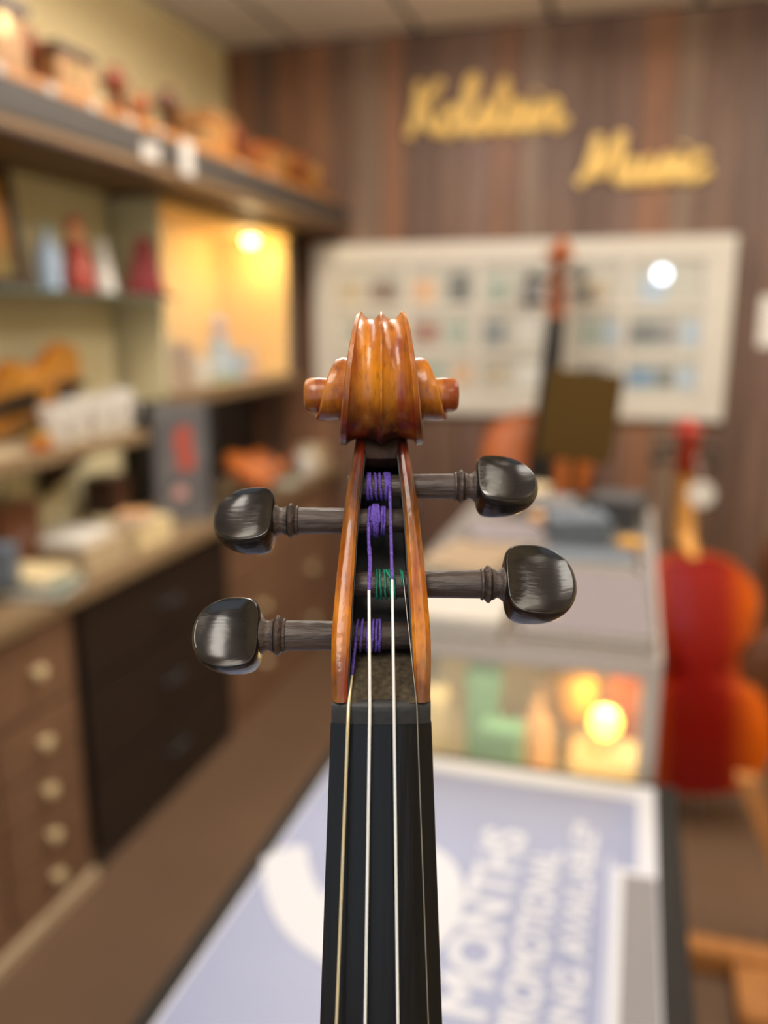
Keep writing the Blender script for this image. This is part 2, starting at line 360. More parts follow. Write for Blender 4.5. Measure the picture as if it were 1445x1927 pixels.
def carton(loc, d, m, label, rz=0, lid=None, cat='box', name='box'):
    e = empty(name, loc, (0, 0, rz)); a, b, c = d
    MB().box(-a/2, a/2, -b/2, b/2, 0, c*.82).build('body', m, e, bevel=min(d)*.04)
    MB().box(-a/2-.002, a/2+.002, -b/2-.002, b/2+.002, c*.82, c).build('lid', lid or m, e, bevel=min(d)*.05)
    return tag(e, label, cat)
def book(loc, d, m, label, rx=0, ry=0, rz=0, name='book', cat='book'):
    e = empty(name, loc, (rx, ry, rz)); a, b, c = d; t = c*.12
    MB().box(-a/2, a/2, -b/2, b/2, 0, t).build('cover', m, e); MB().box(-a/2, a/2, -b/2, b/2, c-t, c).build('cover', m, e)
    MB().box(-a/2, -a/2+t, -b/2, b/2, t, c-t).build('spine', m, e); MB().box(-a/2+t, a/2-.004, -b/2+.003, b/2-.003, t, c-t).build('pages', M['paper'], e)
    return tag(e, label, cat)
# inside the lit cabinet
CZ = CZ0+.0255
figurine((-1.62, 3.17, CZ), .26, M['paleblue'], M['pink'], 'pale figurine with a pink head inside the yellow cabinet', M['greenleaf'])
cup((-1.62, 3.0, CZ), .1, .045, M['whitish'], 'white cup beside the figurine in the yellow cabinet')
cup((-1.62, 3.31, CZ), .11, .05, M['paleblue'], 'pale blue cup at the right of the figurine in the yellow cabinet')
carton((-1.60, 2.78, CZ), (.1, .12, .16), M['tan'], 'tan box at the near end inside the yellow cabinet', .2)
figurine((-1.6, 3.43, CZ), .16, M['peach'], M['cream'], 'small peach figurine at the far end of the yellow cabinet')

# glass shelf and mid shelf
e = tag(MB().box(0, .22, 0, 1.75, 0, .012).build('glass_shelf', M['glassshelf'], None, bevel=.002, loc=(XP+.013, .77, 1.568)), 'thin glass shelf on the left wall carrying a red metronome', 'shelf')
e = empty('mid_shelf', (XP+.013, .75, 1.15)); tag(e, 'beige shelf above the left counter carrying a violin and white cups', 'shelf')
MB().box(0, .24, 0, 1.5, 0, .032).build('board', M['beige'], e, bevel=.003); MB().box(.24, .25, 0, 1.5, -.002, .034).build('front_edge', M['counter'], e)
for yy in (.5, 1.3): MB().add([(0, yy, 0), (.2, yy, 0), (0, yy, -.16), (0, yy+.02, 0), (.2, yy+.02, 0), (0, yy+.02, -.16)], [(0, 1, 2), (3, 5, 4), (0, 3, 4, 1), (1, 4, 5, 2), (2, 5, 3, 0)]).build('bracket', M['darkwood'], e, smooth=0)
GZ = 1.5805
e = empty('framed_picture', (-1.57, 1.80, GZ), (0, -.12, -.2)); tag(e, 'dark framed picture in orange and gold leaning on the glass shelf', 'picture')
fr = MB(); fr.box(0, .02, -.14, -.11, 0, .3); fr.box(0, .02, .11, .14, 0, .3); fr.box(0, .02, -.11, .11, 0, .03); fr.box(0, .02, -.11, .11, .27, .3)
fr.build('frame', M['darkwood'], e, bevel=.003); MB().box(.004, .012, -.11, .11, .03, .27).build('picture', mat('picture_print', (206, 130, 40), .4, rgb2=(120, 118, 60), vscale=9), e)
bottle((-1.50, 1.985, GZ), .17, .032, M['paleblue'], M['greygreen'], 'pale blue glass bottle beside the orange picture on the glass shelf')
figurine((-1.50, 2.105, GZ), .2, M['coral'], M['peach'], 'red and orange painted figurine on the glass shelf', M['red'])
figurine((-1.50, 2.225, GZ), .15, M['whitish'], M['whitish'], 'small white figurine on the glass shelf beside the red one')
e = empty('metronome', (-1.485, 2.425, GZ), (0, 0, .55), (1.15, 1.15, 1.15)); tag(e, 'dark red pyramid metronome on the glass shelf', 'metronome')
b_ = MB(); b_.loft([[(s*.052, -t*.045, 0) for s, t in ((-1, -1), (1, -1), (1, 1), (-1, 1))], [(s*.018, -t*.016, .15) for s, t in ((-1, -1), (1, -1), (1, 1), (-1, 1))]])
b_.build('case', M['darkred'], e, bevel=.003); MB().box(-.056, .056, -.049, .049, 0, .012).build('base', M['darkred'], e, bevel=.002)
MB().loft([[(-.03, -.0485, .02), (.03, -.0485, .02), (.03, -.044, .02), (-.03, -.044, .02)], [(-.014, -.024, .125), (.014, -.024, .125), (.014, -.018, .125), (-.014, -.018, .125)]]).build('front_plate', M['darkred'], e)
MB().tube([(0, -.047, .03), (0, -.026, .135)], .0015, 6).build('pendulum', M['nickel'], e)

# ------------------------------------------------------------------ fiddle-family builder (shared by the violin in front and those behind)
OUT = [(0,0),(25,1.5),(50,7),(72,19),(90,39),(101,67),(103.5,84),(100,116),(93,136),(93.5,144),(86,147),(72,158),(60,178),(55.5,198),(58,218),(66,234),(76,242),(79,247),(77,253),(80,268),(83.5,285),(82,303),(75,321),(62,336),(44,347),(22,353.5),(0,355)]
def outline(L, k=3):
    h = [Vector((x, y, 0)) for x, y in OUT]; out = []
    for i in range(len(h)-1):
        a, b2 = h[i], h[i+1]
        for j in range(k):
            t = j/k; p0, p3 = h[max(i-1, 0)], h[min(i+2, len(h)-1)]
            sharp = i in (8, 9, 10, 15, 16, 17)
            out.append(a.lerp(b2, t) if sharp else 0.5*((2*a)+(b2-p0)*t+(2*p0-5*a+4*b2-p3)*t*t+(3*a-p0-3*b2+p3)*t**3))
    half = [(p.x*L/355, p.y*L/355) for p in out]+[(0, L)]
    return half+[(-x, y) for x, y in reversed(half[1:-1])]
def plate(poly, z, arch, th, sgn=1):
    """arched plate: rim edge at z, rising by arch along sgn*z"""
    L = max(p[1] for p in poly); cyy = L*.53; rings = []
    def ring(s, zz): return [(x*s, cyy+(y-cyy)*s, zz) for x, y in poly]
    rings = [ring(.95, z-sgn*th), ring(1, z-sgn*th), ring(1.0, z)]
    for s in (.97, .9, .8, .68, .54, .4, .26, .13, .02): rings.append(ring(s, z+sgn*(arch*(1-((s-.05)/.95)**2)**1.1 if s > .05 else arch)-(sgn*.0006 if s == .97 else 0)))
    m = MB(); m.loft(rings, True); return m

# scroll: a spiral of fluted turns that widens toward the eye; origin of the frame = nut centre on the string plane
EY, EZ = .0778, -.0255
SPIR = [(-2.6, .0236, .0068), (-PI/2, .0238, .0064), (0, .0222, .0061), (PI/4, .0203, .0075), (PI/2, .0178, .0093), (PI*.75, .0154, .0106), (PI, .0136, .0113), (1.25*PI, .0123, .0114), (1.5*PI, .0114, .0115), (2*PI, .0101, .0118), (2.5*PI, .0084, .0150), (3*PI, .0070, .0176), (3.5*PI, .0056, .0182), (4*PI, .0046, .0186)]
def scroll_mb(step=.09):
    m = MB(); rings = []; n = int((4*PI+2.5)/step)
    hs = [.022, .05, .1, .17, .26, .36, .46, .56, .65, .72, .78, .815, .84, .92, .965, 1]
    us = [-h for h in reversed(hs)]+[0]+hs
    for i in range(n+1):
        ph = -2.5+(4*PI+2.5)*i/n; r, wd = interp(SPIR, ph)
        fa = .0021 if ph < 1.1*PI else max(.0004, .0021*(1-(ph-1.1*PI)/1.2))
        rn = interp(SPIR, ph+2*PI)[0] if ph < 2*PI else .0035
        pts = []
        for u in us:
            a = abs(u)
            off = -(a-.84)*.002 if a > .84 else -fa*math.sin(PI*min(1, max(0, (a-.022)/.818)))**.72
            if a > .97: off -= .0006
            pts.append((u*wd, r+off))
        side = [(wd*.985, r-.0022), (wd*.93, r-.0036), (wd*.9, max(rn*.85, .002)), (wd*.88, .0008)]
        chain = [(-x, q) for x, q in reversed(side)]+pts+side
        rings.append([(x, EY+q*math.cos(ph), EZ+q*math.sin(ph)) for x, q in chain])
    m.loft(rings, True); return m
def eye_mb(s):
    return MB().lathe([(.0001, s*.0206), (.0030, s*.0206), (.0040, s*.0202), (.0045, s*.0192), (.0046, s*.0170), (.0043, s*.0120)], 28, 'x', (0, EY, EZ))
WALL = [(1.0,11.75,8.1,.3,-20),(4,11.9,8.0,-.6,-22),(7.33,12.05,7.9,-1.46,-24.5),(15.83,12.15,7.5,-4.31,-29),(24.57,11.6,7.14,-7.25,-33),(30.97,11.1,6.75,-9.4,-35.5),(41.49,10.1,6.19,-12.94,-39.5),(50.98,9.1,5.47,-16.13,-43.5),(57,8.2,4.8,-18.2,-46),(60.76,7.5,4.44,-19.42,-47.2),(64,7.0,4.2,-21.5,-48),(68,6.8,4.0,-27,-48.6)]
def wall_mb(s):
    rings = []; ys = [WALL[0][0]+(WALL[-1][0]-WALL[0][0])*i/30 for i in range(31)]
    for y in ys:
        xo, xi, zf, zb = [c/1000 for c in interp(WALL, y)]; y = y/1000
        ch = [(xo*.93, zb), (xo*.985, (zf+zb)/2), (xo, zf-.0019), (xo-.0003, zf-.0012), (xo-.0013, zf-.0001), ((xo+xi)/2, zf+.0001), (xi+.0008, zf), (xi+.0001, zf-.0006), (xi, zf-.0014), (xi, zb)]
        rings.append([(s*a, y, z) for a, z in ch])
    return MB().loft(rings, True)
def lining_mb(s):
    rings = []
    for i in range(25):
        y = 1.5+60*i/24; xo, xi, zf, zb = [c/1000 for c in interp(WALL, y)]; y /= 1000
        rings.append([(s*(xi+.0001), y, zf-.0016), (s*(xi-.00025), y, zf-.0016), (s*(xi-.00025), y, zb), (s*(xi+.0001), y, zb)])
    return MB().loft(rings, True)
def pegback_mb():
    rings = []
    for i in range(25):
        y = 67*i/24; xo, xi, zf, zb = [c/1000 for c in interp(WALL, y+1)]; y = y/1000+.001
        rings.append([(-xo*.94, y, zb+.0002), (-xo*.6, y, zb-.002), (0, y, zb-.0026), (xo*.6, y, zb-.002), (xo*.94, y, zb+.0002), (xi*1.05, y, zb+.004), (-xi*1.05, y, zb+.004)])
    return MB().loft(rings, True)
BL, BTOP, ZED = .3445, -.1325, -.030      # body length, top of body, plate edge height
BY = BTOP-BL
poly = outline(BL)
def shift(m, dy): m.v = [(x, y+dy, z) for x, y, z in m.v]; return m
def fb_mb(y0=-.0043, y1=-.27):
    rings = []
    for i in range(28):
        t = i/27; y = y0+(y1-y0)*t; hw = .01195+(-y-.0043)*.0363
        ring = []
        for k in range(15):
            a = -1+2*k/14; ring.append((a*hw, y, -.042+math.sqrt(.042**2-(a*hw)**2)))
        ze = ring[-1][2]
        ring = [(x, y_, z) for x, y_, z in ring]
        ring += [(hw+.0002, y, ze-.0006), (hw+.0001, y, ze-.0048), (-hw-.0001, y, ze-.0048), (-hw-.0002, y, ze-.0006)]
        rings.append(ring)
    return MB().loft(rings, True)
def neck_mb():
    rings = []
    for y, hw, zb in ((.003, .0112, -.021), (-.005, .0112, -.020), (-.02, .0114, -.0195), (-.06, .0129, -.0205), (-.10, .0144, -.0215), (-.112, .0148, -.024), (-.122, .0140, -.036), (-.129, .0125, -.052), (-.1335, .0115, -.058)):
        rings.append([(-hw, y, -.0062)]+[(-hw*math.cos(PI*k/14), y, -.0085+(zb+.0085)*math.sin(PI*k/14)) for k in range(15)]+[(hw, y, -.0062)])
    return MB().loft(rings, True)
MESH = {}
def mesh_once(key, fn, smooth=40):
    if key not in MESH: MESH[key] = fn().mesh(key, smooth)
    return MESH[key].copy()
def body_parts(root, mats, dy, top=True, depth=1.0):
    mt, mbk, mr = mats
    p = lambda n, key, fn, m, sm=40: link(n, mesh_once(key, fn, sm), m, root, (0, dy, 0))
    p('body_back', 'body_back', lambda: shift(plate(poly, ZED-.030, .014, .003, -1), BY), mbk)
    p('ribs', 'ribs', lambda: shift(MB().loft([[(x*.97, BL*.53+(y-BL*.53)*.975, ZED-.0285) for x, y in poly], [(x*.97, BL*.53+(y-BL*.53)*.975, ZED-.0015) for x, y in poly]]), BY), mr)
    bt = p('body_top', 'body_top', lambda: shift(plate(poly, ZED, .0135, .003, 1), BY), mt)
    for s in (-1, 1):
        def fh(s=s):
            pts = [(s*.020, BY+.195, ZED+.0125), (s*.024, BY+.199, ZED+.0125), (s*.027, BY+.190, ZED+.0125), (s*.032, BY+.16, ZED+.0115), (s*.036, BY+.135, ZED+.010), (s*.041, BY+.128, ZED+.0092), (s*.044, BY+.134, ZED+.0088)]
            return MB().tube(smoothpath(pts, 5), .0021, 6)
        o = link('f_hole', mesh_once('f_hole%d' % s, fh), M['cavity'], bt)
    return bt
def fittings(root, dy):
    p = lambda n, key, fn, m: link(n, mesh_once(key, fn), m, root, (0, dy, 0))
    def bridge():
        pl = [(-.0205, 0), (-.013, .004), (.013, .004), (.0205, 0), (.021, .004), (.016, .013), (.020, .020), (.0175, .0245), (0, .0285), (-.0175, .0245), (-.020, .020), (-.016, .013), (-.021, .004)]
        m = MB().prism(pl, -.002, .002); m.v = [(x, z-.325, y+ZED+.0105) for x, y, z in m.v]; return m
    p('bridge', 'bridge', bridge, M['maple'])
    def tail():
        rings = []
        for y, hw in ((-.362, .021), (-.366, .0225), (-.40, .0185), (-.44, .0145), (-.468, .012), (BY+.002, .006)):
            rings.append([(hw*math.cos(PI*k/10), y, -.012+.006*math.sin(PI*k/10)) for k in range(11)])
        return MB().loft(rings, True)
    p('tailpiece', 'tailpiece', tail, M['ebony'])
    p('chin_rest', 'chin_rest', lambda: MB().lathe([(.004, -.024), (.028, -.018), (.033, -.012), (.030, -.0105), (.012, -.0135), (.0005, -.014)], 28, 'z', (-.055, BY+.045, 0)), M['ebony'])

def string_path(name, bottom, nut):
    br = {'G': -.0185, 'D': -.0062, 'A': .0062, 'E': .0185}[name]
    return [(br, -.325, .0095), bottom, nut]

# ------------------------------------------------------------------ the violin in focus
vroot = empty('violin')
DY = -BY                                  # child offset: root sits at the bottom of the body
YN = -.0464; DN = .2025
Rm = rot.to_4x4()
origin = CAM+R*(-.0007)+U*(YN+BY)+F*DN
vroot.matrix_world = Matrix.Translation(origin) @ Rm
tag(vroot, 'antique violin with carved scroll and ebony pegs upright in the sharp foreground', 'violin')
def vp(n, m, mb, parent=None, smooth=40, bevel=0):
    return mb.build(n, m, parent or vroot, smooth=smooth, bevel=bevel, loc=None if parent else (0, DY, 0))
sp = vp('scroll', M['varnish'], scroll_mb(.06), smooth=30)
for s in (-1, 1): vp('scroll_eye', M['varnish'], eye_mb(s), sp)
for s in (-1, 1):
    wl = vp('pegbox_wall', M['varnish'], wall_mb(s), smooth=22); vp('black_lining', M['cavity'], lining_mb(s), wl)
vp('pegbox_back', M['varnish'], pegback_mb())
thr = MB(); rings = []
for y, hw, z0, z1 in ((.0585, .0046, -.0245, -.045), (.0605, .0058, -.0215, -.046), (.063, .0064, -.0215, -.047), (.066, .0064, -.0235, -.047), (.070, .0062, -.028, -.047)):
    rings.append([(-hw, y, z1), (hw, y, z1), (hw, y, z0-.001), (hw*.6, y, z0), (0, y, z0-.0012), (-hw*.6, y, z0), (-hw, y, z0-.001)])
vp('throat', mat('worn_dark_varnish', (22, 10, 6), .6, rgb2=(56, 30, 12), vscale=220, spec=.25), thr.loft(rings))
fl = MB(); fl.loft([[(-.0085, y, z), (.0085, y, z), (.0085, y, z-.006), (-.0085, y, z-.006)] for y, z in ((.0008, -.0002), (.002, -.0014), (.005, -.0062), (.008, -.0112), (.0105, -.0185), (.012, -.024))])
vp('pegbox_ramp', M['dust'], fl)
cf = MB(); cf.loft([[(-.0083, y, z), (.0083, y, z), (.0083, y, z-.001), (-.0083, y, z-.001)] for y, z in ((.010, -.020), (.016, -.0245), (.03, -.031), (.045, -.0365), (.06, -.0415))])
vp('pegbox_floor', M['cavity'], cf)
vp('nut', M['nut'], MB().loft([[(a*.0119, y, z+.042*(math.sqrt(1-(a*.0119/.042)**2)-1)) for a in (-1, -.98, -.8, -.5, -.2, .2, .5, .8, .98, 1)]+[(.0119, y, -.006), (-.0119, y, -.006)] for y, z in ((.0017, -.0014), (.0014, -.0004), (.0006, .0005), (-.0002, .0008), (-.0012, .0007), (-.0042, .0002), (-.0044, -.0002))]))
vp('fingerboard', M['board'], fb_mb())
vp('neck', M['varnish'], neck_mb())
body_parts(vroot, (M['amber'], M['orange'], M['orange']), DY); fittings(vroot, DY)

# pegs: axis along x; side = -1 left / +1 right. (y, z, shaft end, collar end, head end, half height, tilt, shaft radius)
PEGS = {'G': (-1, .0148, -.0150, .0243, .0306, .0482, .0096, math.radians(24), .0039),
        'E': (1, .0277, -.0175, .0256, .0316, .0503, .0102, math.radians(30), .0037),
        'D': (-1, .0441, -.0215, .0217, .0279, .0441, .0088, math.radians(36), .0035),
        'A': (1, .0532, -.0240, .0193, .0250, .0415, .0082, math.radians(38), .0034)}
def peg(name):
    s, y, z, x1, x2, x3, hh, tilt, r = PEGS[name]
    k = r/.0039
    xe = interp(WALL, y*1000)[0]/1000
    prof = [(r*.80, -xe-.0002), (r*.86, -xe+.0002), (r, x1)]
    sh = vp('peg', M['pegwood'], MB().lathe([(a, s*b_) for a, b_ in prof], 28, 'x', (0, y, z)))
    c = x1; d = x2-x1
    cp = [(r*.95, c-.0001), (r*1.10, c+d*.02), (r*1.14, c+d*.10), (r*1.02, c+d*.15), (r*1.14, c+d*.20), (r*1.30, c+d*.28), (r*1.33, c+d*.36), (r*1.22, c+d*.43), (r*1.02, c+d*.46), (r*1.12, c+d*.50), (r*1.08, c+d*.56), (r*.95, c+d*.70), (r*1.02, c+d*.84), (r*1.18, c+d*.94), (r*1.22, c+d*1.04), (r*.6, c+d*1.25)]
    vp('peg_collar', M['pegwood'], MB().lathe([(a, s*b_) for a, b_ in cp], 32, 'x', (0, y, z)), sh, smooth=50)
    # thumb piece: D-shaped outline (a along the axis, b across), concave faces
    A = x3-x2; n = 56; ol = []
    for i in range(n):
        t = 2*PI*i/n; ct, st = math.cos(t), math.sin(t)
        q = 2.15 if ct > 0 else 4.2
        ra = abs(ct)**(2/q)*(1 if ct >= 0 else -1); rb = abs(st)**(2/q)*(1 if st >= 0 else -1)
        a = .42+(.58 if ct >= 0 else .42)*ra
        ol.append((a*A, rb*hh*(1-.06*max(0, .42-a)/.42)))
    ca = A*.42
    def thick(a): return .0021+.0028*(1-max(0, min(1, a/A)))**1.2
    def face(a, rho): 
        u = (a-A*.5)/(A*.5); T = thick(a)
        return T-.0013*(1-min(1, abs(u))**2.0)*(1-rho**6)-.0005*(1-rho*rho)
    rings = []
    def ring(rho, fn): return [(ca+(a-ca)*rho, b_*rho, fn(ca+(a-ca)*rho, rho)) for a, b_ in ol]
    for rho in (.02, .2, .4, .56, .68, .77, .84, .89, .92): rings.append(ring(rho, lambda a, q: face(a, q/.92)))
    prf = ((.935, .00004), (.965, .0004), (.995, .0011), (1.01, .0019))
    for rho, dd in prf: rings.append(ring(rho, lambda a, q, dd=dd: max(.0002, thick(a)-dd)))
    for rho, dd in reversed(prf): rings.append(ring(rho, lambda a, q, dd=dd: -max(.0002, thick(a)-dd)))
    for rho in (.92, .89, .84, .77, .68, .56, .4, .2, .02): rings.append(ring(rho, lambda a, q: -face(a, q/.92)))
    m = MB().loft(rings, True); ctl, stl = math.cos(tilt), math.sin(tilt)
    # tilt about the peg axis so that the front face looks a little upward
    m.v = [(s*(x2+a), y+b_*ctl+t*stl, z-b_*stl+t*ctl) for a, b_, t in m.v]
    vp('peg_head', M['peghead'], m, sh, smooth=34)
    return sh
for k_ in ('G', 'E', 'D', 'A'): peg(k_)

def helix(name, xs, rs, slant=0.0, ph0=-.6, wob=0.0):
    """turns of string round a peg; xs = x of each turn's front strand"""
    s, y, z = PEGS[name][:3]; pr = PEGS[name][8]*.93+rs*.8; pts = []
    n = len(xs); N = 22
    for i in range(n):
        for j in range(N):
            t = j/N; x = xs[i]+((xs[i+1]-xs[i])*t if i < n-1 else 0)+slant*math.cos(2*PI*t)
            a = 2*PI*t
            pts.append((x+wob*math.sin(9.1*i+5*t), y+pr*math.sin(a), z+pr*math.cos(a)))
    return pts
STR = {'G': ((-.01049, -.07404, .0025), (-.0077, .0005, .0011), 'goldstring', .00042, [(-.0072, .0062, -.0062)], 'purple', (-.0064, .0146, -.0110)),
       'D': ((-.00374, -.07404, .0029), (-.00265, .0005, .0016), 'steel', .00040, [(-.0030, .0271, -.0072)], 'purple', (-.0033, .0441, -.0179)),
       'A': ((.00395, -.07404, .0029), (.00304, .0005, .0016), 'steel', .00038, [(.00272, .0296, -.0082)], 'purple', (.0022, .0532, -.0205)),
       'E': ((.01114, -.07404, .0025), (.00847, .0005, .0009), 'thinsteel', .00016, [(.0056, .0294, -.0130)], 'green', (.0053, .0312, -.0148))}
WIND = {'G': [-.0064, -.0050, -.0034, -.0022, -.0012, -.0004], 'D': [-.0033, -.0024, -.0016, -.0008, .0002, .0008], 'A': [.0022, .00125, -.0003, -.0014, -.0028, -.0036], 'E': [.0053, .0034, .0022, .0010, -.0002, -.0012]}
for k_ in 'GDAE':
    bt, nt_, mm, rs, mid, silk, endp = STR[k_]
    base = [string_path(k_, bt, nt_)[0], bt, nt_]
    lo_ = [Vector(base[0]).lerp(Vector(bt), i/6) for i in range(6)]+[Vector(bt).lerp(Vector(nt_), i/8) for i in range(8)]
    up_ = [Vector(nt_)]+[Vector(p) for p in mid]
    so = vp('string', M[mm], MB().tube(lo_+up_, rs, 10), smooth=60)
    ss = .00043 if k_ != 'E' else .00034
    path = [Vector(mid[-1]), (Vector(mid[-1])*.5+Vector(endp)*.5), Vector(endp)]
    hx = helix(k_, WIND[k_], ss, wob=.00012)
    if k_ == 'D':
        path = [Vector(mid[-1]), Vector((-.0029, .030, -.009)), Vector((-.0028, .034, -.0118)), Vector((-.0032, .039, -.0150)), Vector(endp)]
    sk = vp('silk_wrapping', M[silk], MB().tube(smoothpath(path, 8), [ss*(1.25 if k_ == 'D' and i < 22 and i > 6 else 1.0) for i in range((len(path)-1)*8+1)], 8), so, smooth=60)
    vp('silk_winding', M[silk], MB().tube(hx, ss*.82, 7), so, smooth=60)
    if k_ == 'D':
        vp('silk_winding', M[silk], MB().tube(helix('D', [-.0026, -.0014, -.0020, -.0008, -.0012], ss*2.6, wob=.0003), ss, 7), so, smooth=60)
    if k_ == 'A':
        vp('silk_winding', M[silk], MB().tube(helix('A', [.0017, .0013], ss, wob=.0001), ss, 7), so, smooth=60)
    if k_ == 'E':
        pa = [(.0012, .0316, -.0140), (.0022, .0300, -.0132), (.0030, .0292, -.0130), (.0026, .0304, -.0128)]
        vp('silk_knot', M[silk], MB().tube(smoothpath(pa, 6), ss, 7), so, smooth=60)

# ------------------------------------------------------------------ other instruments
def fiddle(name, label, cat, mw, scale, mats, neckm, headm, group=None, simple=True, nk=1.0):
    r = empty(name); r.matrix_world = mw @ Matrix.Diagonal((scale[0], scale[1], scale[2], 1))
    tag(r, label, cat, group)
    def p(n, key, fn, m):
        o = link(n, mesh_once(key, fn), m, r, (0, DY+BTOP*(1-nk), 0)); o.scale = (1, nk, 1); return o
    body_parts(r, mats, DY); fittings(r, DY) if not simple else None
    p('neck', 'neck', neck_mb, neckm); p('fingerboard', 'fingerboard_bg', fb_mb, M['ebony'])
    s_ = p('scroll', 'scroll_bg', lambda: scroll_mb(.16), headm)
    for s in (-1, 1): link('scroll_eye', mesh_once('eye%d' % s, lambda: eye_mb(s)), headm, s_)
    for s in (-1, 1): p('pegbox_wall', 'wall%d' % s, lambda: wall_mb(s), headm)
    p('pegbox_back', 'pegback', pegback_mb, headm)
    for k_ in PEGS:
        s, y, z, x1, x2, x3 = PEGS[k_][:6]
        pg = p('peg', 'bgpeg'+k_, lambda: MB().lathe([(.0034, -s*.013), (.0038, s*x1), (.005, s*(x1+.002)), (.0036, s*(x2-.001)), (.0085, s*(x2+.004)), (.0085, s*(x3-.006)), (.003, s*x3)], 12, 'x', (0, y, z)), M['ebony'])
    return r
def frame(loc, xdir, ydir):
    """matrix with local x and y axes along the given directions"""
    xd = Vector(xdir).normalized(); yd = Vector(ydir); yd = (yd-xd*yd.dot(xd)).normalized(); zd = xd.cross(yd)
    return Matrix.Translation(loc) @ Matrix((xd, yd, zd)).transposed().to_4x4()
def sunburst(name, mid, edge, hw):
    m, nt, b = newmat(name); L = nt.links; N = nt.nodes
    tc = N.new('ShaderNodeTexCoord'); sp_ = N.new('ShaderNodeSeparateXYZ'); L.new(tc.outputs['Object'], sp_.inputs[0])
    ab = N.new('ShaderNodeMath'); ab.operation = 'ABSOLUTE'; L.new(sp_.outputs['X'], ab.inputs[0])
    mr = N.new('ShaderNodeMapRange'); mr.inputs['From Max'].default_value = hw; L.new(ab.outputs[0], mr.inputs['Value'])
    rp = N.new('ShaderNodeValToRGB'); e_ = rp.color_ramp.elements; e_[0].position = .34; e_[0].color = lin(mid); e_[1].position = .80; e_[1].color = lin(edge)
    L.new(mr.outputs[0], rp.inputs[0]); L.new(rp.outputs[0], b.inputs['Base Color'])
    b.inputs['Roughness'].default_value = .4; b.inputs['Specular IOR Level'].default_value = .25; b.inputs['Coat Weight'].default_value = .3; b.inputs['Coat Roughness'].default_value = .1
    return m
burst = sunburst('red_sunburst', (146, 12, 2), (226, 104, 6), .1)
# red cello, back turned to the camera, standing on its endpin behind the glass case
S = 2.12
cel = fiddle('cello', 'red sunburst cello standing with its back to the camera at the right', 'cello', frame((.235, 2.70, .10), (-1, -.12, -.08), (-.08, .03, 1)), (S, S, S*1.7), (M['orange'], burst, burst), M['maple'], mat('red_head', (170, 40, 14), .35, coat=.4), nk=.8)
e_ = MB().tube([(0, .012, -.045), (0, -.045, -.045)], .0025, 8).build('endpin', M['nickel'], cel)
# paper tag on its neck
t = empty('paper_tag', (.19, 2.40, 1.045)); tag(t, 'round white paper tag hanging from the red cello neck', 'tag')
MB().lathe([(.036, -.001), (.036, .001)], 20, 'y').build('card', M['whitish'], t); MB().tube([(0, 0, .03), (-.01, .02, .07), (-.02, .05, .10)], .001, 5).build('thread', M['paper'], t)
# double bass by the back wall
S = 3.0
bass = fiddle('double_bass', 'tall orange double bass leaning by the white photo display', 'double bass', frame((-.385, 3.42, .10), (.97, .24, -.06), (.055, .03, 1)), (S*.95, S, S*1.3), (M['orange'], M['orange'], M['orange']), M['redbrown'], M['orange'], simple=False)
MB().tube([(0, .01, -.045), (0, -.03, -.045)], .003, 8).build('endpin', M['nickel'], bass)
# golden violin lying on the mid shelf, brown one on the far counter
fiddle('violin', 'golden brown violin lying on its side on the beige shelf', 'violin', frame((-1.52, 2.14, 1.32), (.30, -.10, 1), (.0, -1, -.1)), (1.25, 1.05, .9), (M['amber'], M['amber'], M['orange']), M['maple'], M['redbrown'], simple=False)
fiddle('violin', 'orange brown violin lying on the far end of the left counter', 'violin', frame((-1.40, 2.80, .915), (-.7, .0, .45), (-.05, 1, 0)), (1.0, 1.0, 1.0), (M['redbrown'], M['orange'], M['orange']), M['maple'], M['redbrown'], simple=False)
# dark cello standing at the right edge behind the red one
S = 2.05
c2 = fiddle('cello', 'dark brown cello half out of the picture behind the red cello', 'cello', frame((.64, 3.0, .10), (.9, .3, -.1), (-.06, .05, 1)), (S, S, S*1.6), (M['brown'], M['brown'], M['brown']), M['brown'], M['brown'])
MB().tube([(0, .012, -.045), (0, -.047, -.045)], .0025, 8).build('endpin', M['nickel'], c2)

# ------------------------------------------------------------------ carvings on the high shelf
SZ = 2.0005
def wooden_chest(loc, d, m, lidm, label, rz=0):
    e = empty('wooden_box', loc, (0, 0, rz)); a, b_, c = d
    MB().box(-a/2, a/2, -b_/2, b_/2, 0, c*.86).build('body', m, e, bevel=.003)
    MB().box(-a/2-.008, a/2+.008, -b_/2-.008, b_/2+.008, c*.86, c).build('lid', lidm, e, bevel=.004)
    MB().box(a/2, a/2+.004, -.015, .015, c*.55, c*.8).build('clasp', M['brass'], e)
    return tag(e, label, 'box')
def carved_scroll(loc, sc_, m, label, rz=0, rx=0):
    """a neck blank with scroll on a small block"""
    e = empty('carved_scroll', loc, (0, 0, rz))
    MB().box(-.035, .035, -.03, .03, 0, .02).build('block', M['darkwood'], e, bevel=.003)
    k = sc_
    def fix(o): o.rotation_euler = (PI/2-.35+rx, 0, 0); o.scale = (k, k, k); o.location = (0, -.01, .02-.002*k*0+.0); return o
    s_ = fix(link('scroll', mesh_once('scroll_bg', lambda: scroll_mb(.16)), m, e))
    for s in (-1, 1): link('scroll_eye', mesh_once('eye%d' % s, lambda: eye_mb(s)), m, s_)
    for s in (-1, 1): fix(link('pegbox_wall', mesh_once('wall%d' % s, lambda: wall_mb(s)), m, e))
    fix(link('pegbox_back', mesh_once('pegback', pegback_mb), m, e))
    return tag(e, label, 'carving')
wooden_chest((-1.41, 1.70, SZ), (.12, .15, .18), M['tan'], M['darkwood'], 'large tan wooden box at the near end of the high shelf')
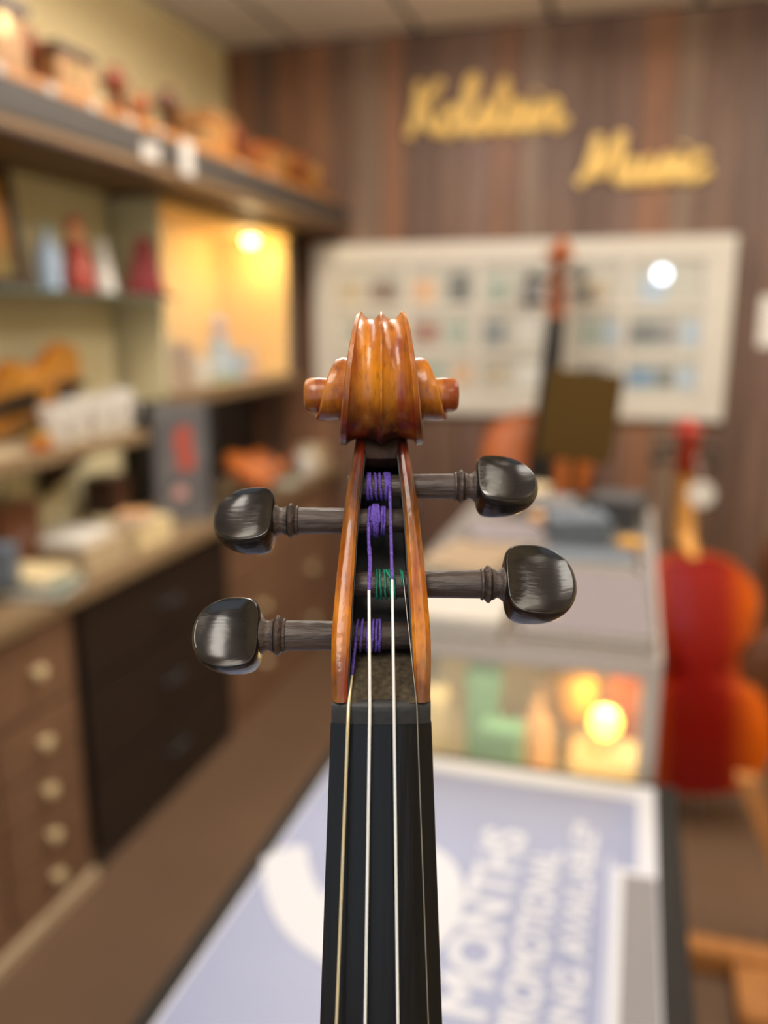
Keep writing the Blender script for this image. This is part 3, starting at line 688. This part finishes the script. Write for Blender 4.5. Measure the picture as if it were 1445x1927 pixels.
carved_scroll((-1.385, 1.85, SZ), 2.0, M['redbrown'], 'tall red brown carved scroll between two tan boxes on the high shelf', .9)
wooden_chest((-1.48, 2.05, SZ), (.12, .15, .175), M['tan'], M['darkwood'], 'wide tan wooden box with dark lid on the high shelf')
carved_scroll((-1.385, 2.205, SZ), 2.1, M['redbrown'], 'red brown carved scroll right of the wide tan box on the high shelf', .8)
carved_scroll((-1.385, 2.345, SZ), 1.55, M['orange'], 'short orange carved scroll on the high shelf', 1.0)
carved_scroll((-1.40, 2.50, SZ), 2.3, M['brown'], 'dark brown tall carved scroll at the middle of the high shelf', .7)
wooden_chest((-1.41, 2.655, SZ), (.09, .07, .13), M['tan'], M['oak'], 'small tan box with oak lid after the dark carved scroll on the high shelf')
wooden_chest((-1.45, 2.80, SZ), (.13, .15, .18), M['oak'], M['tan'], 'oak box with tan lid in the far half of the high shelf')
carved_scroll((-1.385, 2.955, SZ), 2.0, M['redbrown'], 'red brown carved scroll between two oak boxes on the high shelf', .8)
carved_scroll((-1.385, 3.08, SZ), 1.6, M['orange'], 'orange carved scroll left of the far oak box on the high shelf', .7)
wooden_chest((-1.45, 3.25, SZ), (.13, .13, .16), M['oak'], M['orange'], 'oak box with orange lid toward the far end of the high shelf')
carved_scroll((-1.385, 3.40, SZ), 1.8, M['amber'], 'amber carved scroll near the far end of the high shelf', .7)
carved_scroll((-1.385, 3.55, SZ), 2.1, M['orange'], 'bright orange carved scroll second from the dark wall on the high shelf', .7)
carved_scroll((-1.385, 3.70, SZ), 1.8, M['maple'], 'pale maple carved scroll nearest the dark wall on the high shelf', .6)

# ------------------------------------------------------------------ mid shelf and left counter clutter
MZ = 1.1845
for i, (x_, y_, h, r) in enumerate(((-1.45, 1.89, .10, .04), (-1.46, 1.99, .11, .042), (-1.46, 2.10, .11, .045), (-1.46, 2.20, .12, .04))):
    cup((x_, y_, MZ), h, r, M['whitish'], 'white cup on the beige shelf, %s from the near end' % ('first second third fourth'.split()[i]), 'white cups on the beige shelf')
lathe_thing('rosin_tin', [('tin', [(.028, 0), (.028, .028)], M['orange']), ('lid', [(.029, .028), (.029, .036), (.025, .038)], M['ochre'])], (-1.43, 1.80, MZ), 'small orange tin before the white cups on the beige shelf', 'tin')
# lower cabinets and countertop
XC = -1.35
ct = MB().box(XL+.002, -1.32, -.6, YS-.003, .795, .835).build('countertop', M['counter'], None, bevel=.004); tag(ct, 'long brown countertop along the left wall', 'countertop')
KZ = .8355
def cabinet(y0, y1, m, zs, knobs, label, long_handle=False, toe=True):
    e = empty('drawer_cabinet', (XL+.002, y0, 0)); tag(e, label, 'cabinet'); dpt = XC-XL-.002
    MB().box(0, dpt-.016, 0.001, y1-y0-.001, .07, .793).build('body', m, e)
    MB().box(0, dpt-.03 if not toe else dpt-.004, .001, y1-y0-.001, 0, .07).build('plinth', m, e)
    for (z0, z1) in zs:
        for (a, b_) in knobs:
            d = MB().box(dpt-.016, dpt, a+.005, b_-.005, z0+.004, z1-.004).build('drawer', m, e, bevel=.003)
            cy, cz = (a+b_)/2, (z0+z1)/2
            if long_handle:
                h = MB(); h.tube([(dpt+.022, cy-.05, cz), (dpt+.022, cy+.05, cz)], .006, 8); h.tube([(dpt-.002, cy-.04, cz), (dpt+.022, cy-.04, cz)], .005, 8); h.tube([(dpt-.002, cy+.04, cz), (dpt+.022, cy+.04, cz)], .005, 8)
                h.build('handle', M['darkgrey'], d)
            else:
                MB().lathe([(.007, dpt-.001), (.007, dpt+.012), (.017, dpt+.018), (.018, dpt+.024), (.010, dpt+.029)], 16, 'x', (0, cy+.0, cz)).build('knob', M['cream'], d)
    return e
near = cabinet(.95, 1.77, M['cab'], ((.07, .17), (.17, .30), (.30, .42), (.42, .56), (.57, .78)), ((0.01, .5), (.5, .81)), 'brown drawer cabinet with round knobs at the near end of the left counter')
cabinet(1.772, 2.63, M['cabdark'], ((.07, .27), (.27, .54), (.54, .78)), ((.02, .86),), 'nearly black drawer cabinet under the middle of the left counter', True)
cabinet(2.632, 3.70, M['cab'], ((.07, .30), (.30, .54), (.54, .78)), ((.01, .52), (.53, 1.06)), 'brown drawer cabinet at the far end of the left counter')
tr = struct(MB().box(XC-.003, XC+.012, .2, 1.77, 0, .03).build('baseboard_left', M['beige']))
# things on the countertop
book((-1.42, 1.72, KZ), (.2, .15, .03), M['teal'], 'teal book lying at the near edge of the left counter', rz=.2)
book((-1.43, 1.73, KZ+.031), (.17, .13, .02), M['cream'], 'cream booklet lying on the teal book', rz=-.1)
carton((-1.45, 1.62, KZ+.052), (.1, .09, .09), M['slate'], 'slate blue box standing on the booklets at the near edge', .4)
carton((-1.44, 1.46, KZ), (.1, .1, .16), M['pink'], 'pink box at the very left edge on the counter', .1)
carton((-1.47, 1.98, KZ), (.18, .22, .07), M['beige'], 'flat beige carton on the left counter beyond the teal book', .05)
carton((-1.45, 2.22, KZ), (.16, .18, .075), M['cream'], 'cream carton on the counter left of the grey poster display', -.05)
book((-1.48, 1.96, KZ+.071), (.16, .2, .02), M['paper'], 'white paper pad lying on the flat beige carton', rz=.15)
carton((-1.57, 2.27, KZ+.0755), (.10, .10, .12), M['darkwood'], 'dark wooden case pushed back under the beige shelf', .0)
carton((-1.57, 1.80, KZ+.0), (.12, .16, .2), M['brown'], 'brown carton pushed back under the beige shelf', .0)
book((-1.42, 2.18, KZ+.0755), (.09, .1, .03), M['peach'], 'peach notebook on top of the cream carton', rz=.3)
# grey poster display with red print
e = empty('counter_display', (-1.44, 2.53, KZ), (0, 0, .62)); tag(e, 'grey cardboard counter display printed with a red figure', 'display')
bk = MB().box(-.1, .1, -.008, .008, 0, .40).build('board', mat('display_grey', (120, 118, 120), .5, rgb2=(76, 76, 80), vscale=7), e, bevel=.002)
pf = [(.0, .02), (.03, .03), (.035, .07), (.02, .11), (.03, .15), (.01, .18), (-.02, .17), (-.035, .12), (-.02, .07), (-.025, .03)]
MB().prism([(a, b_) for a, b_ in pf], 0, .001).xf(Matrix.Translation((.0, -.0085, .15)) @ Matrix.Rotation(PI/2, 4, 'X')).build('red_print', M['coral'], bk, smooth=0)
MB().prism([(.025*math.cos(t*PI/6), .02+.022*math.sin(t*PI/6)) for t in range(12)], 0, .001).xf(Matrix.Translation((-.02, -.0085, .08)) @ Matrix.Rotation(PI/2, 4, 'X')).build('red_print', M['pink'], bk, smooth=0)
MB().box(.1-.02, .1, -.0095, -.008, 0, .40).build('dark_edge', M['black'], bk)
MB().add([(-.05, .008, 0), (.05, .008, 0), (.05, .09, 0), (-.05, .09, 0), (-.05, .008, .25), (.05, .008, .25)], [(0, 1, 2, 3), (0, 4, 5, 1), (3, 2, 5, 4), (0, 3, 4), (1, 5, 2)]).build('easel_back', M['grey'], e, smooth=0)
# clutter at the far end
cup((-1.38, 3.47, KZ), .09, .045, M['whitish'], 'white cup at the far end of the left counter')
bottle((-1.40, 3.58, KZ), .12, .035, M['cream'], M['whitish'], 'cream bottle at the far end of the left counter')
carton((-1.42, 3.68, KZ), (.12, .12, .10), M['beige'], 'beige box against the dark wall on the left counter')
book((-1.40, 3.24, KZ), (.14, .1, .02), M['greygreen'], 'grey green booklet on the far part of the left counter', rz=.4)

# ------------------------------------------------------------------ wall sign
def strokes(ch):
    c = lambda cx, cy, rx, ry, a0, a1, n=14: [(cx+rx*math.cos(a0+(a1-a0)*i/n), cy+ry*math.sin(a0+(a1-a0)*i/n)) for i in range(n+1)]
    d = {'K': (.62, [[(.10, .98), (.12, .6), (.08, .2), (.0, -.02)], [(.56, 1.0), (.34, .68), (.12, .46), (.26, .42), (.42, .16), (.62, .0)]]),
         'o': (.42, [c(.2, .22, .17, .22, PI*.5, PI*2.6), [(.2, .44), (.36, .40), (.46, .36)]]),
         'l': (.30, [[(-.02, .1), (.16, .5), (.24, .9), (.14, .98), (.08, .7), (.08, .2), (.18, .0), (.32, .1)]]),
         's': (.34, [[(-.02, .06), (.14, .3), (.2, .46), (.28, .24), (.22, .02), (.08, .02), (.2, .03), (.36, .12)]]),
         't': (.32, [[(-.02, .1), (.14, .5), (.2, .92), (.12, .5), (.1, .12), (.2, .0), (.34, .12)], [(.0, .6), (.34, .64)]]),
         'e': (.38, [[(0, .12), (.2, .24), (.28, .38), (.18, .46), (.06, .32), (.08, .1), (.22, .0), (.40, .12)]]),
         'i': (.26, [[(0, .12), (.12, .44), (.1, .12), (.18, .0), (.28, .12)], [(.15, .62), (.17, .66)]]),
         'n': (.5, [[(0, .12), (.1, .44), (.06, .0)], [(.08, .24), (.22, .44), (.32, .38), (.3, .1), (.4, .0), (.56, .16)]]),
         'M': (.86, [[(-.04, -.02), (.1, .2), (.2, .96)], [(.2, .96), (.28, .4), (.34, .1)], [(.34, .1), (.5, .6), (.64, .98)], [(.64, .98), (.66, .5), (.7, .1), (.8, .0), (.9, .1)]]),
         'u': (.48, [[(0, .3), (.08, .44), (.06, .1), (.16, .0), (.28, .14), (.36, .44), (.34, .1), (.42, .0), (.5, .12)]]),
         'c': (.42, [[(.3, .38), (.2, .46), (.06, .34), (.06, .1), (.2, .0), (.44, .18)]])}
    return d[ch]
def sign(word, x0, x1, zb, hgt, label):
    e = empty('wall_sign', (x0, YS-.016, zb)); tag(e, label, 'sign')
    tot = sum(strokes(c)[0] for c in word)+.1; k = (x1-x0)/tot; cx = 0
    for ch in word:
        adv, st = strokes(ch); m = MB()
        for s in st:
            pts = [((cx+x_+.12*y_)*k, 0, y_*hgt) for x_, y_ in s]
            m.tube(smoothpath(pts, 5), .0205, 8)
        m.build('letter', M['gold'], e); cx += adv
    return e
sign('Kolstein', -1.005, -.33, 2.285, .215, 'gold script lettering, the upper word of the sign on the dark wall')
sign('Music', -.27, .25, 2.06, .19, 'gold script lettering, the lower shorter word of the sign on the dark wall')

# ------------------------------------------------------------------ white display frame on the back wall
def frame_display(x0, x1, cols, label):
    z0, z1 = 1.09, 1.84
    e = empty('display_frame', (x0, YS, z0)); tag(e, label, 'display frame'); W2, H2 = x1-x0, z1-z0; d = -.035
    MB().box(0, W2, -.014, -.001, 0, H2).build('backing', M['cream'] if False else mat('frame_backing', (196, 190, 178), .6), e)
    b1 = .115
    fr = [('rail', (0, W2, H2-.095, H2)), ('rail', (0, W2, 0, .105)), ('stile', (0, b1 if cols[0] else .05, .105, H2-.095)), ('stile', (W2-(b1 if cols[1] else .05), W2, .105, H2-.095))]
    for n_, (a, b_, c_, d_) in fr: MB().box(a, b_, d, -.014, c_, d_).build(n_, M['white'], e, bevel=.004)
    for zz in (.255, .455): MB().box(b1*.5, W2-b1*.5, d+.004, -.014, zz, zz+.032).build('muntin', M['white'], e, bevel=.002)
    for xx in cols[2]: MB().box(xx-x0-.016, xx-x0+.016, d+.003, -.014, .105, H2-.095).build('muntin', M['white'], e, bevel=.002)
    MB().box(.03, W2-.03, d+.006, d+.0075, .09, H2-.08).build('glass_pane', M['glass'], e)
    return e
frame_display(-1.455, -.345, (1, 0, (-1.005, -.685)), 'wide white display frame of small pictures on the dark wall')
frame_display(-.335, .36, (0, 1, (-.055,)), 'narrower white display frame at the right on the dark wall')
PZ = [(1.565, 1.715), (1.385, 1.53), (1.21, 1.33)]
CARDS = [(-1.28, 0, .13, 'beige', 'dark'), (-1.12, 0, .12, 'brown', 0), (-.93, 0, .1, 'peach', 0), (-.77, 0, .1, 'black', 0), (-.60, 0, .09, 'greygreen', 0), (-.45, 0, .09, 'mauve', 0),
         (-1.2, 1, .14, 'grey', 0), (-.92, 1, .12, 'redbrown', 0), (-.78, 1, .09, 'greygreen', 0), (-.61, 1, .09, 'slate', 0), (-.46, 1, .09, 'whitish', 0),
         (-1.2, 2, .14, 'tan', 0), (-.9, 2, .14, 'greygreen', 0), (-.75, 2, .08, 'peach', 0), (-.6, 2, .1, 'beige', 0), (-.45, 2, .09, 'whitish', 0),
         (-.19, 1, .1, 'greygreen', 0), (-.11, 1, .06, 'paleblue', 0), (.02, 1, .12, 'darkgrey', 0), (.12, 1, .07, 'mauve', 0), (.215, 1, .08, 'paleblue', 0),
         (-.18, 2, .1, 'olive', 0), (.02, 2, .11, 'blue', 0), (.12, 2, .07, 'darkgrey', 0), (.215, 2, .09, 'paleblue', 0), (-.18, 0, .11, 'beige', 0), (.05, 0, .1, 'paleblue', 0)]
ordw = {0: 'top', 1: 'middle', 2: 'bottom'}
cname = {'redbrown': 'red brown', 'greygreen': 'grey green', 'paleblue': 'pale blue', 'darkgrey': 'dark grey', 'whitish': 'whitish'}
seen = {}
for (cx_, rw, wd, c_, _) in CARDS:
    z0, z1 = PZ[rw]; h = (z1-z0)*(.74 if c_ not in ('whitish', 'black') else .9); wd *= 1.12
    e = empty('picture_card', (cx_, YS-.0145, z0+.012)); MB().box(-wd/2, wd/2, -.002, 0, 0, h).build('card', M['paper'], e)
    MB().box(-wd/2+.004, wd/2-.004, -.0028, -.002, .004, h-.004).build('picture', M[c_], e)
    fr = 'wide' if cx_ < -.34 else 'narrower'
    key = (c_, rw, fr); seen[key] = seen.get(key, 0)+1
    tag(e, '%s picture card in the %s row of the %s white frame%s' % (cname.get(c_, c_), ordw[rw], fr, '' if seen[key] == 1 else ', further right'), 'picture')
e = empty('puck_lamp_or_glint', (.08, YS-.0145, 1.69)); tag(e, 'bright round white reflection built as a glowing disc in the top right cell of the narrower frame', 'lamp')  # reflection in the frame, built as a glowing disc
MB().lathe([(.03, 0), (.032, -.004), (.03, -.01)], 24, 'y').build('housing', M['nickel'], e)  # rim of the disc standing in for the reflection, not a lamp housing
MB().lathe([(.027, -.01), (.026, -.016), (.013, -.019), (.001, -.0195)], 24, 'y').build('lens', mat('glint_glow', (240, 248, 255), .4, emit=(225, 238, 255), estr=5), e)  # disc face glows in place of the reflected light
pp = MB().box(-.05, .05, -.002, 0, -.1, .1).build('paper_note', M['whitish'], None, loc=(.52, YS-.0005, 1.5)); tag(pp, 'white paper note on the dark wall at the right edge', 'paper')

# ------------------------------------------------------------------ music stand in front of the bass
e = empty('music_stand', (-.148, 2.32, 0)); tag(e, 'dark olive music stand desk behind the glass case', 'music stand')
dk = MB().box(-.1, .1, -.004, .004, 0, .235).xf(Matrix.Translation((0, 0, 1.14)) @ Matrix.Rotation(.09, 4, 'Y') @ Matrix.Rotation(-.2, 4, 'X')).build('desk', M['olive_matte'], e, bevel=.002)
MB().box(-.095, .095, -.045, .004, -.006, 0).xf(Matrix.Translation((0, 0, 1.14)) @ Matrix.Rotation(.09, 4, 'Y') @ Matrix.Rotation(-.2, 4, 'X')).build('lip', M['olive_matte'], dk)
MB().tube([(0, .03, .06), (0, .03, 1.2)], .011, 10).build('pole', M['black'], e)
for k_ in range(3):
    a = k_*2*PI/3+.5; MB().tube([(0, .03, .18), (.22*math.cos(a), .03+.22*math.sin(a), .008)], .008, 8).build('leg', M['black'], e)

# ------------------------------------------------------------------ glass display case beyond the counter
GX0, GX1, GY0, GY1, GT = -.345, .055, 1.05, 1.97, 1.09
e = empty('glass_case', (GX0, GY0, 0)); tag(e, 'white framed glass display case lit warmly inside beyond the blue poster', 'display case')
W2, D2 = GX1-GX0, GY1-GY0; zb = .80
MB().box(0, W2, 0, D2, 0, zb-.012).build('base_cabinet', M['cab'], e, bevel=.003)
MB().box(.004, W2-.004, .004, D2-.004, zb-.012, zb).build('deck', M['cream'], e)
lightw = mat('case_frame', (176, 168, 162), .5)
for (a, b_) in ((0, .022), (W2-.022, W2)):
    for (c_, d_) in ((0, .022), (D2-.022, D2)): MB().box(a, b_, c_, d_, zb, GT-.03).build('post', lightw, e, bevel=.002)
MB().box(0, W2, 0, .024, GT-.03, GT-.003).build('top_rail', lightw, e, bevel=.002); MB().box(0, W2, D2-.024, D2, GT-.03, GT-.003).build('top_rail', lightw, e, bevel=.002)
MB().box(0, .024, .024, D2-.024, GT-.03, GT-.003).build('top_rail', lightw, e, bevel=.002); MB().box(W2-.024, W2, .024, D2-.024, GT-.03, GT-.003).build('top_rail', lightw, e, bevel=.002)
MB().box(.006, W2-.006, .006, D2-.006, GT-.003, GT).build('glass_top', mat('case_top_glass', (140, 134, 130), .15, alpha=.7), e)
MB().box(.022, W2-.022, .009, .013, zb, GT-.03).build('front_glass', M['glass'], e)
MB().box(.009, .013, .022, D2-.022, zb, GT-.03).build('side_glass', M['glass'], e); MB().box(W2-.013, W2-.009, .022, D2-.022, zb, GT-.03).build('side_glass', M['glass'], e)
MB().box(.024, W2-.024, .42, .43, zb, GT-.032).build('divider', M['cream'], e)
# inside the case
l = bpy.data.lights.new('case_fill', 'AREA'); l.shape = 'RECTANGLE'; l.size = .3; l.size_y = .03; l.energy = .55; l.color = (1, .8, .5)  # fill light added to brighten the case interior, no fixture modelled
lo = bpy.data.objects.new('case_fill_light', l); lo.location = (-.145, 1.10, GT-.035); col.objects.link(lo)
bm_ = mat('case_bulb', (255, 236, 170), .4, emit=(255, 206, 70), estr=7)
def case_lamp(loc, r, en, label):
    e = empty('case_lamp', loc); tag(e, label, 'lamp')
    MB().lathe([(r*.7, 0), (r*.7, r*.5), (r*.4, r*.9)], 16).build('base', M['brass'], e)
    MB().lathe([(r*.4, r*.9), (r*.95, r*1.5), (r, r*2.0), (r*.75, r*2.6), (.001, r*2.9)], 18).build('bulb', bm_, e)
    l = bpy.data.lights.new('lamp_light', 'POINT'); l.energy = en; l.color = (1, .66, .26); l.shadow_soft_size = r
    lo = bpy.data.objects.new('lamp_light', l); lo.parent = e; lo.location = (0, 0, r*3.6); col.objects.link(lo)
CB = zb+.0005
st_ = MB().box(-.05, .05, -.04, .04, 0, .055).build('riser', M['cream'], None, bevel=.002, loc=(-.01, 1.25, CB)); tag(st_, 'cream block under the larger lamp in the glass case', 'block')
case_lamp((-.012, 1.25, CB+.056), .023, .75, 'larger glowing yellow lamp inside the glass case')
case_lamp((-.03, 1.12, CB), .013, .16, 'smaller glowing lamp low at the front of the glass case')
carton((-.20, 1.25, CB), (.05, .05, .165), M['mint'], 'tall mint green box inside the glass case', .1)
carton((-.155, 1.15, CB), (.055, .04, .125), M['mint'], 'short mint green box at the front of the glass case', -.05)
carton((-.262, 1.16, CB), (.04, .04, .16), M['cream'], 'tall cream box at the left in the glass case', .05)
bottle((-.112, 1.21, CB), .17, .024, M['peach'], M['tan'], 'peach bottle in the middle of the glass case')
lathe_thing('brass_dish', [('foot', [(.02, 0), (.02, .006), (.008, .02), (.008, .05)], M['ochre']), ('dish', [(.008, .05), (.035, .075), (.045, .12), (.04, .15), (.02, .165)], M['ochre'])], (-.068, 1.32, CB), 'round golden pot behind the peach bottle in the glass case', 'pot')
for i, (x_, y_, a) in enumerate(((-.19, 1.09, .3), (-.125, 1.10, -.2), (-.085, 1.14, .6), (-.24, 1.09, -.4), (-.065, 1.09, 1.0))):
    o = MB().loft([[(-.02, -.008, 0), (.02, -.008, 0), (.02, .008, 0), (-.02, .008, 0)], [(-.016, -.006, .028), (.016, -.006, .028), (.016, .006, .028), (-.016, .006, .028)]]).build('rosin_block', M[['tan', 'coral', 'peach', 'olive', 'brown'][i]], None, bevel=.002, loc=(x_, y_, CB), rot=(0, 0, a))
    tag(o, '%s rosin block on the floor of the glass case' % ['tan', 'coral red', 'peach', 'olive', 'brown'][i], 'rosin')
carton((.012, 1.36, CB), (.05, .05, .17), M['orange'], 'orange box at the back right of the glass case', .1)
# on top of the case
TZ = GT+.0005
carton((-.235, 1.14, TZ), (.16, .17, .025), M['paperdim'], 'flat white box at the front left on the glass case', .02)
book((-.045, 1.23, TZ), (.17, .30, .012), M['mauve'], 'mauve magazine lying at the front right on the glass case', rz=.02, name='magazine', cat='magazine')
book((-.055, 1.43, TZ), (.15, .08, .025), M['slate'], 'slate binder behind the mauve magazine on the glass case', rz=.05)
book((-.255, 1.42, TZ), (.13, .18, .012), M['padtan'], 'tan papers behind the white box on the glass case', rz=-.2, name='paper_pad', cat='paper')
book((-.22, 1.60, TZ), (.14, .16, .015), M['mauve'], 'mauve paper pad at the middle left on the glass case', rz=.25, name='paper_pad', cat='paper')
carton((-.09, 1.62, TZ), (.11, .10, .05), M['slate'], 'slate grey box in the middle on the glass case', .3)
carton((-.02, 1.78, TZ), (.10, .12, .06), M['darkgrey'], 'dark grey box toward the back right on the glass case', -.2)
carton((-.17, 1.80, TZ), (.12, .1, .04), M['grey'], 'mid grey box toward the back left on the glass case', .1)
lathe_thing('rosin_tin', [('tin', [(.022, 0), (.022, .02)], M['ochre']), ('lid', [(.023, .02), (.023, .027), (.019, .029)], M['peach'])], (-.165, 1.70, TZ), 'small peach tin between grey boxes on the glass case', 'tin')
lathe_thing('rosin_tin', [('tin', [(.022, 0), (.022, .025)], M['tan']), ('lid', [(.023, .025), (.023, .032), (.019, .034)], M['ochre'])], (.01, 1.52, TZ), 'small tan tin at the right edge on the glass case', 'tin')
carton((-.23, 1.88, TZ), (.12, .1, .05), M['beige'], 'beige box at the back left corner on the glass case', .0)
book((-.1, 1.9, TZ), (.12, .08, .03), M['black'], 'black case at the back edge on the glass case', rz=.1, name='black_case', cat='case')

# ------------------------------------------------------------------ near counter with the blue poster
PX0, PX1, PY0, PY1, PT = -.372, .082, -.25, 1.035, .928
e = empty('counter', (PX0, PY0, 0)); tag(e, 'dark edged counter under the blue poster', 'counter')
W3, D3 = PX1-PX0, PY1-PY0
MB().box(.02, W3-.02, .02, D3-.005, 0, PT-.03).build('body', M['cab'], e, bevel=.003)
MB().box(0, W3, 0, D3, PT-.03, PT).build('top', M['blackframe'], e, bevel=.003)
po = empty('poster', (0, 0, PT+.0004)); tag(po, 'pale blue poster with white promotional lettering on the dark counter', 'poster')
blue = mat('poster_blue', (132, 140, 172), .4, var=0.05, vscale=3, spec=.4)
pwhite = mat('poster_white', (190, 193, 204), .5, spec=.3)
MB().box(-.352, .055, -.10, 1.018, 0, .0012).build('sheet', pwhite, po)
MB().box(-.349, .034, -.08, .985, .0012, .0016).build('blue_field', blue, po)
def ptext(s, x_base, y0, length, cap, bold):
    me = textmesh(s, 'lettering', length, cap, bold); link('lettering', me, pwhite, po, (x_base, y0, .0020), (0, 0, PI/2))
ptext('6', -.142, .63, .185, .205, .010)
ptext('MONTHS', -.088, .600, .275, .044, .0022)
ptext('PROMOTIONAL', -.046, .585, .265, .030, .0014)
ptext('FINANCING AVAILABLE*', -.010, .455, .462, .027, .0011)
MB().box(.004, .008, .30, .86, .0016, .0019).build('rule', mat('poster_rule', (176, 182, 204), .3), po)
MB().box(.010, .0535, .2, .842, .0016, .0021).build('label_border', pwhite, po)
MB().box(.020, .0535, .2, .832, .0021, .0025).build('grey_label', mat('label_grey', (114, 112, 116), .5), po)

# ------------------------------------------------------------------ wooden stand on the floor at the right
e = empty('wooden_stand', (.4, 1.95, 0)); tag(e, 'pale wooden instrument stand on the floor at the lower right', 'stand')
MB().box(-.22, .2, -.09, -.03, .0, .06).build('rail', M['oak'], e, bevel=.004)
MB().box(-.10, .12, -.26, -.092, 0, .05).build('foot_block', M['oak'], e, bevel=.004)
MB().loft([[(x_-.025, y_-.02, z_) if q == 0 else (x_+.025, y_-.02, z_) if q == 1 else (x_+.025, y_+.02, z_) if q == 2 else (x_-.025, y_+.02, z_) for q in range(4)] for x_, y_, z_ in ((.08, .02, .0), (.0, .06, .25), (-.08, .10, .42))]).build('leaning_post', M['oak'], e)
MB().box(.04, .12, -.032, .04, 0, .05).build('cross_piece', M['oak'], e, bevel=.003)
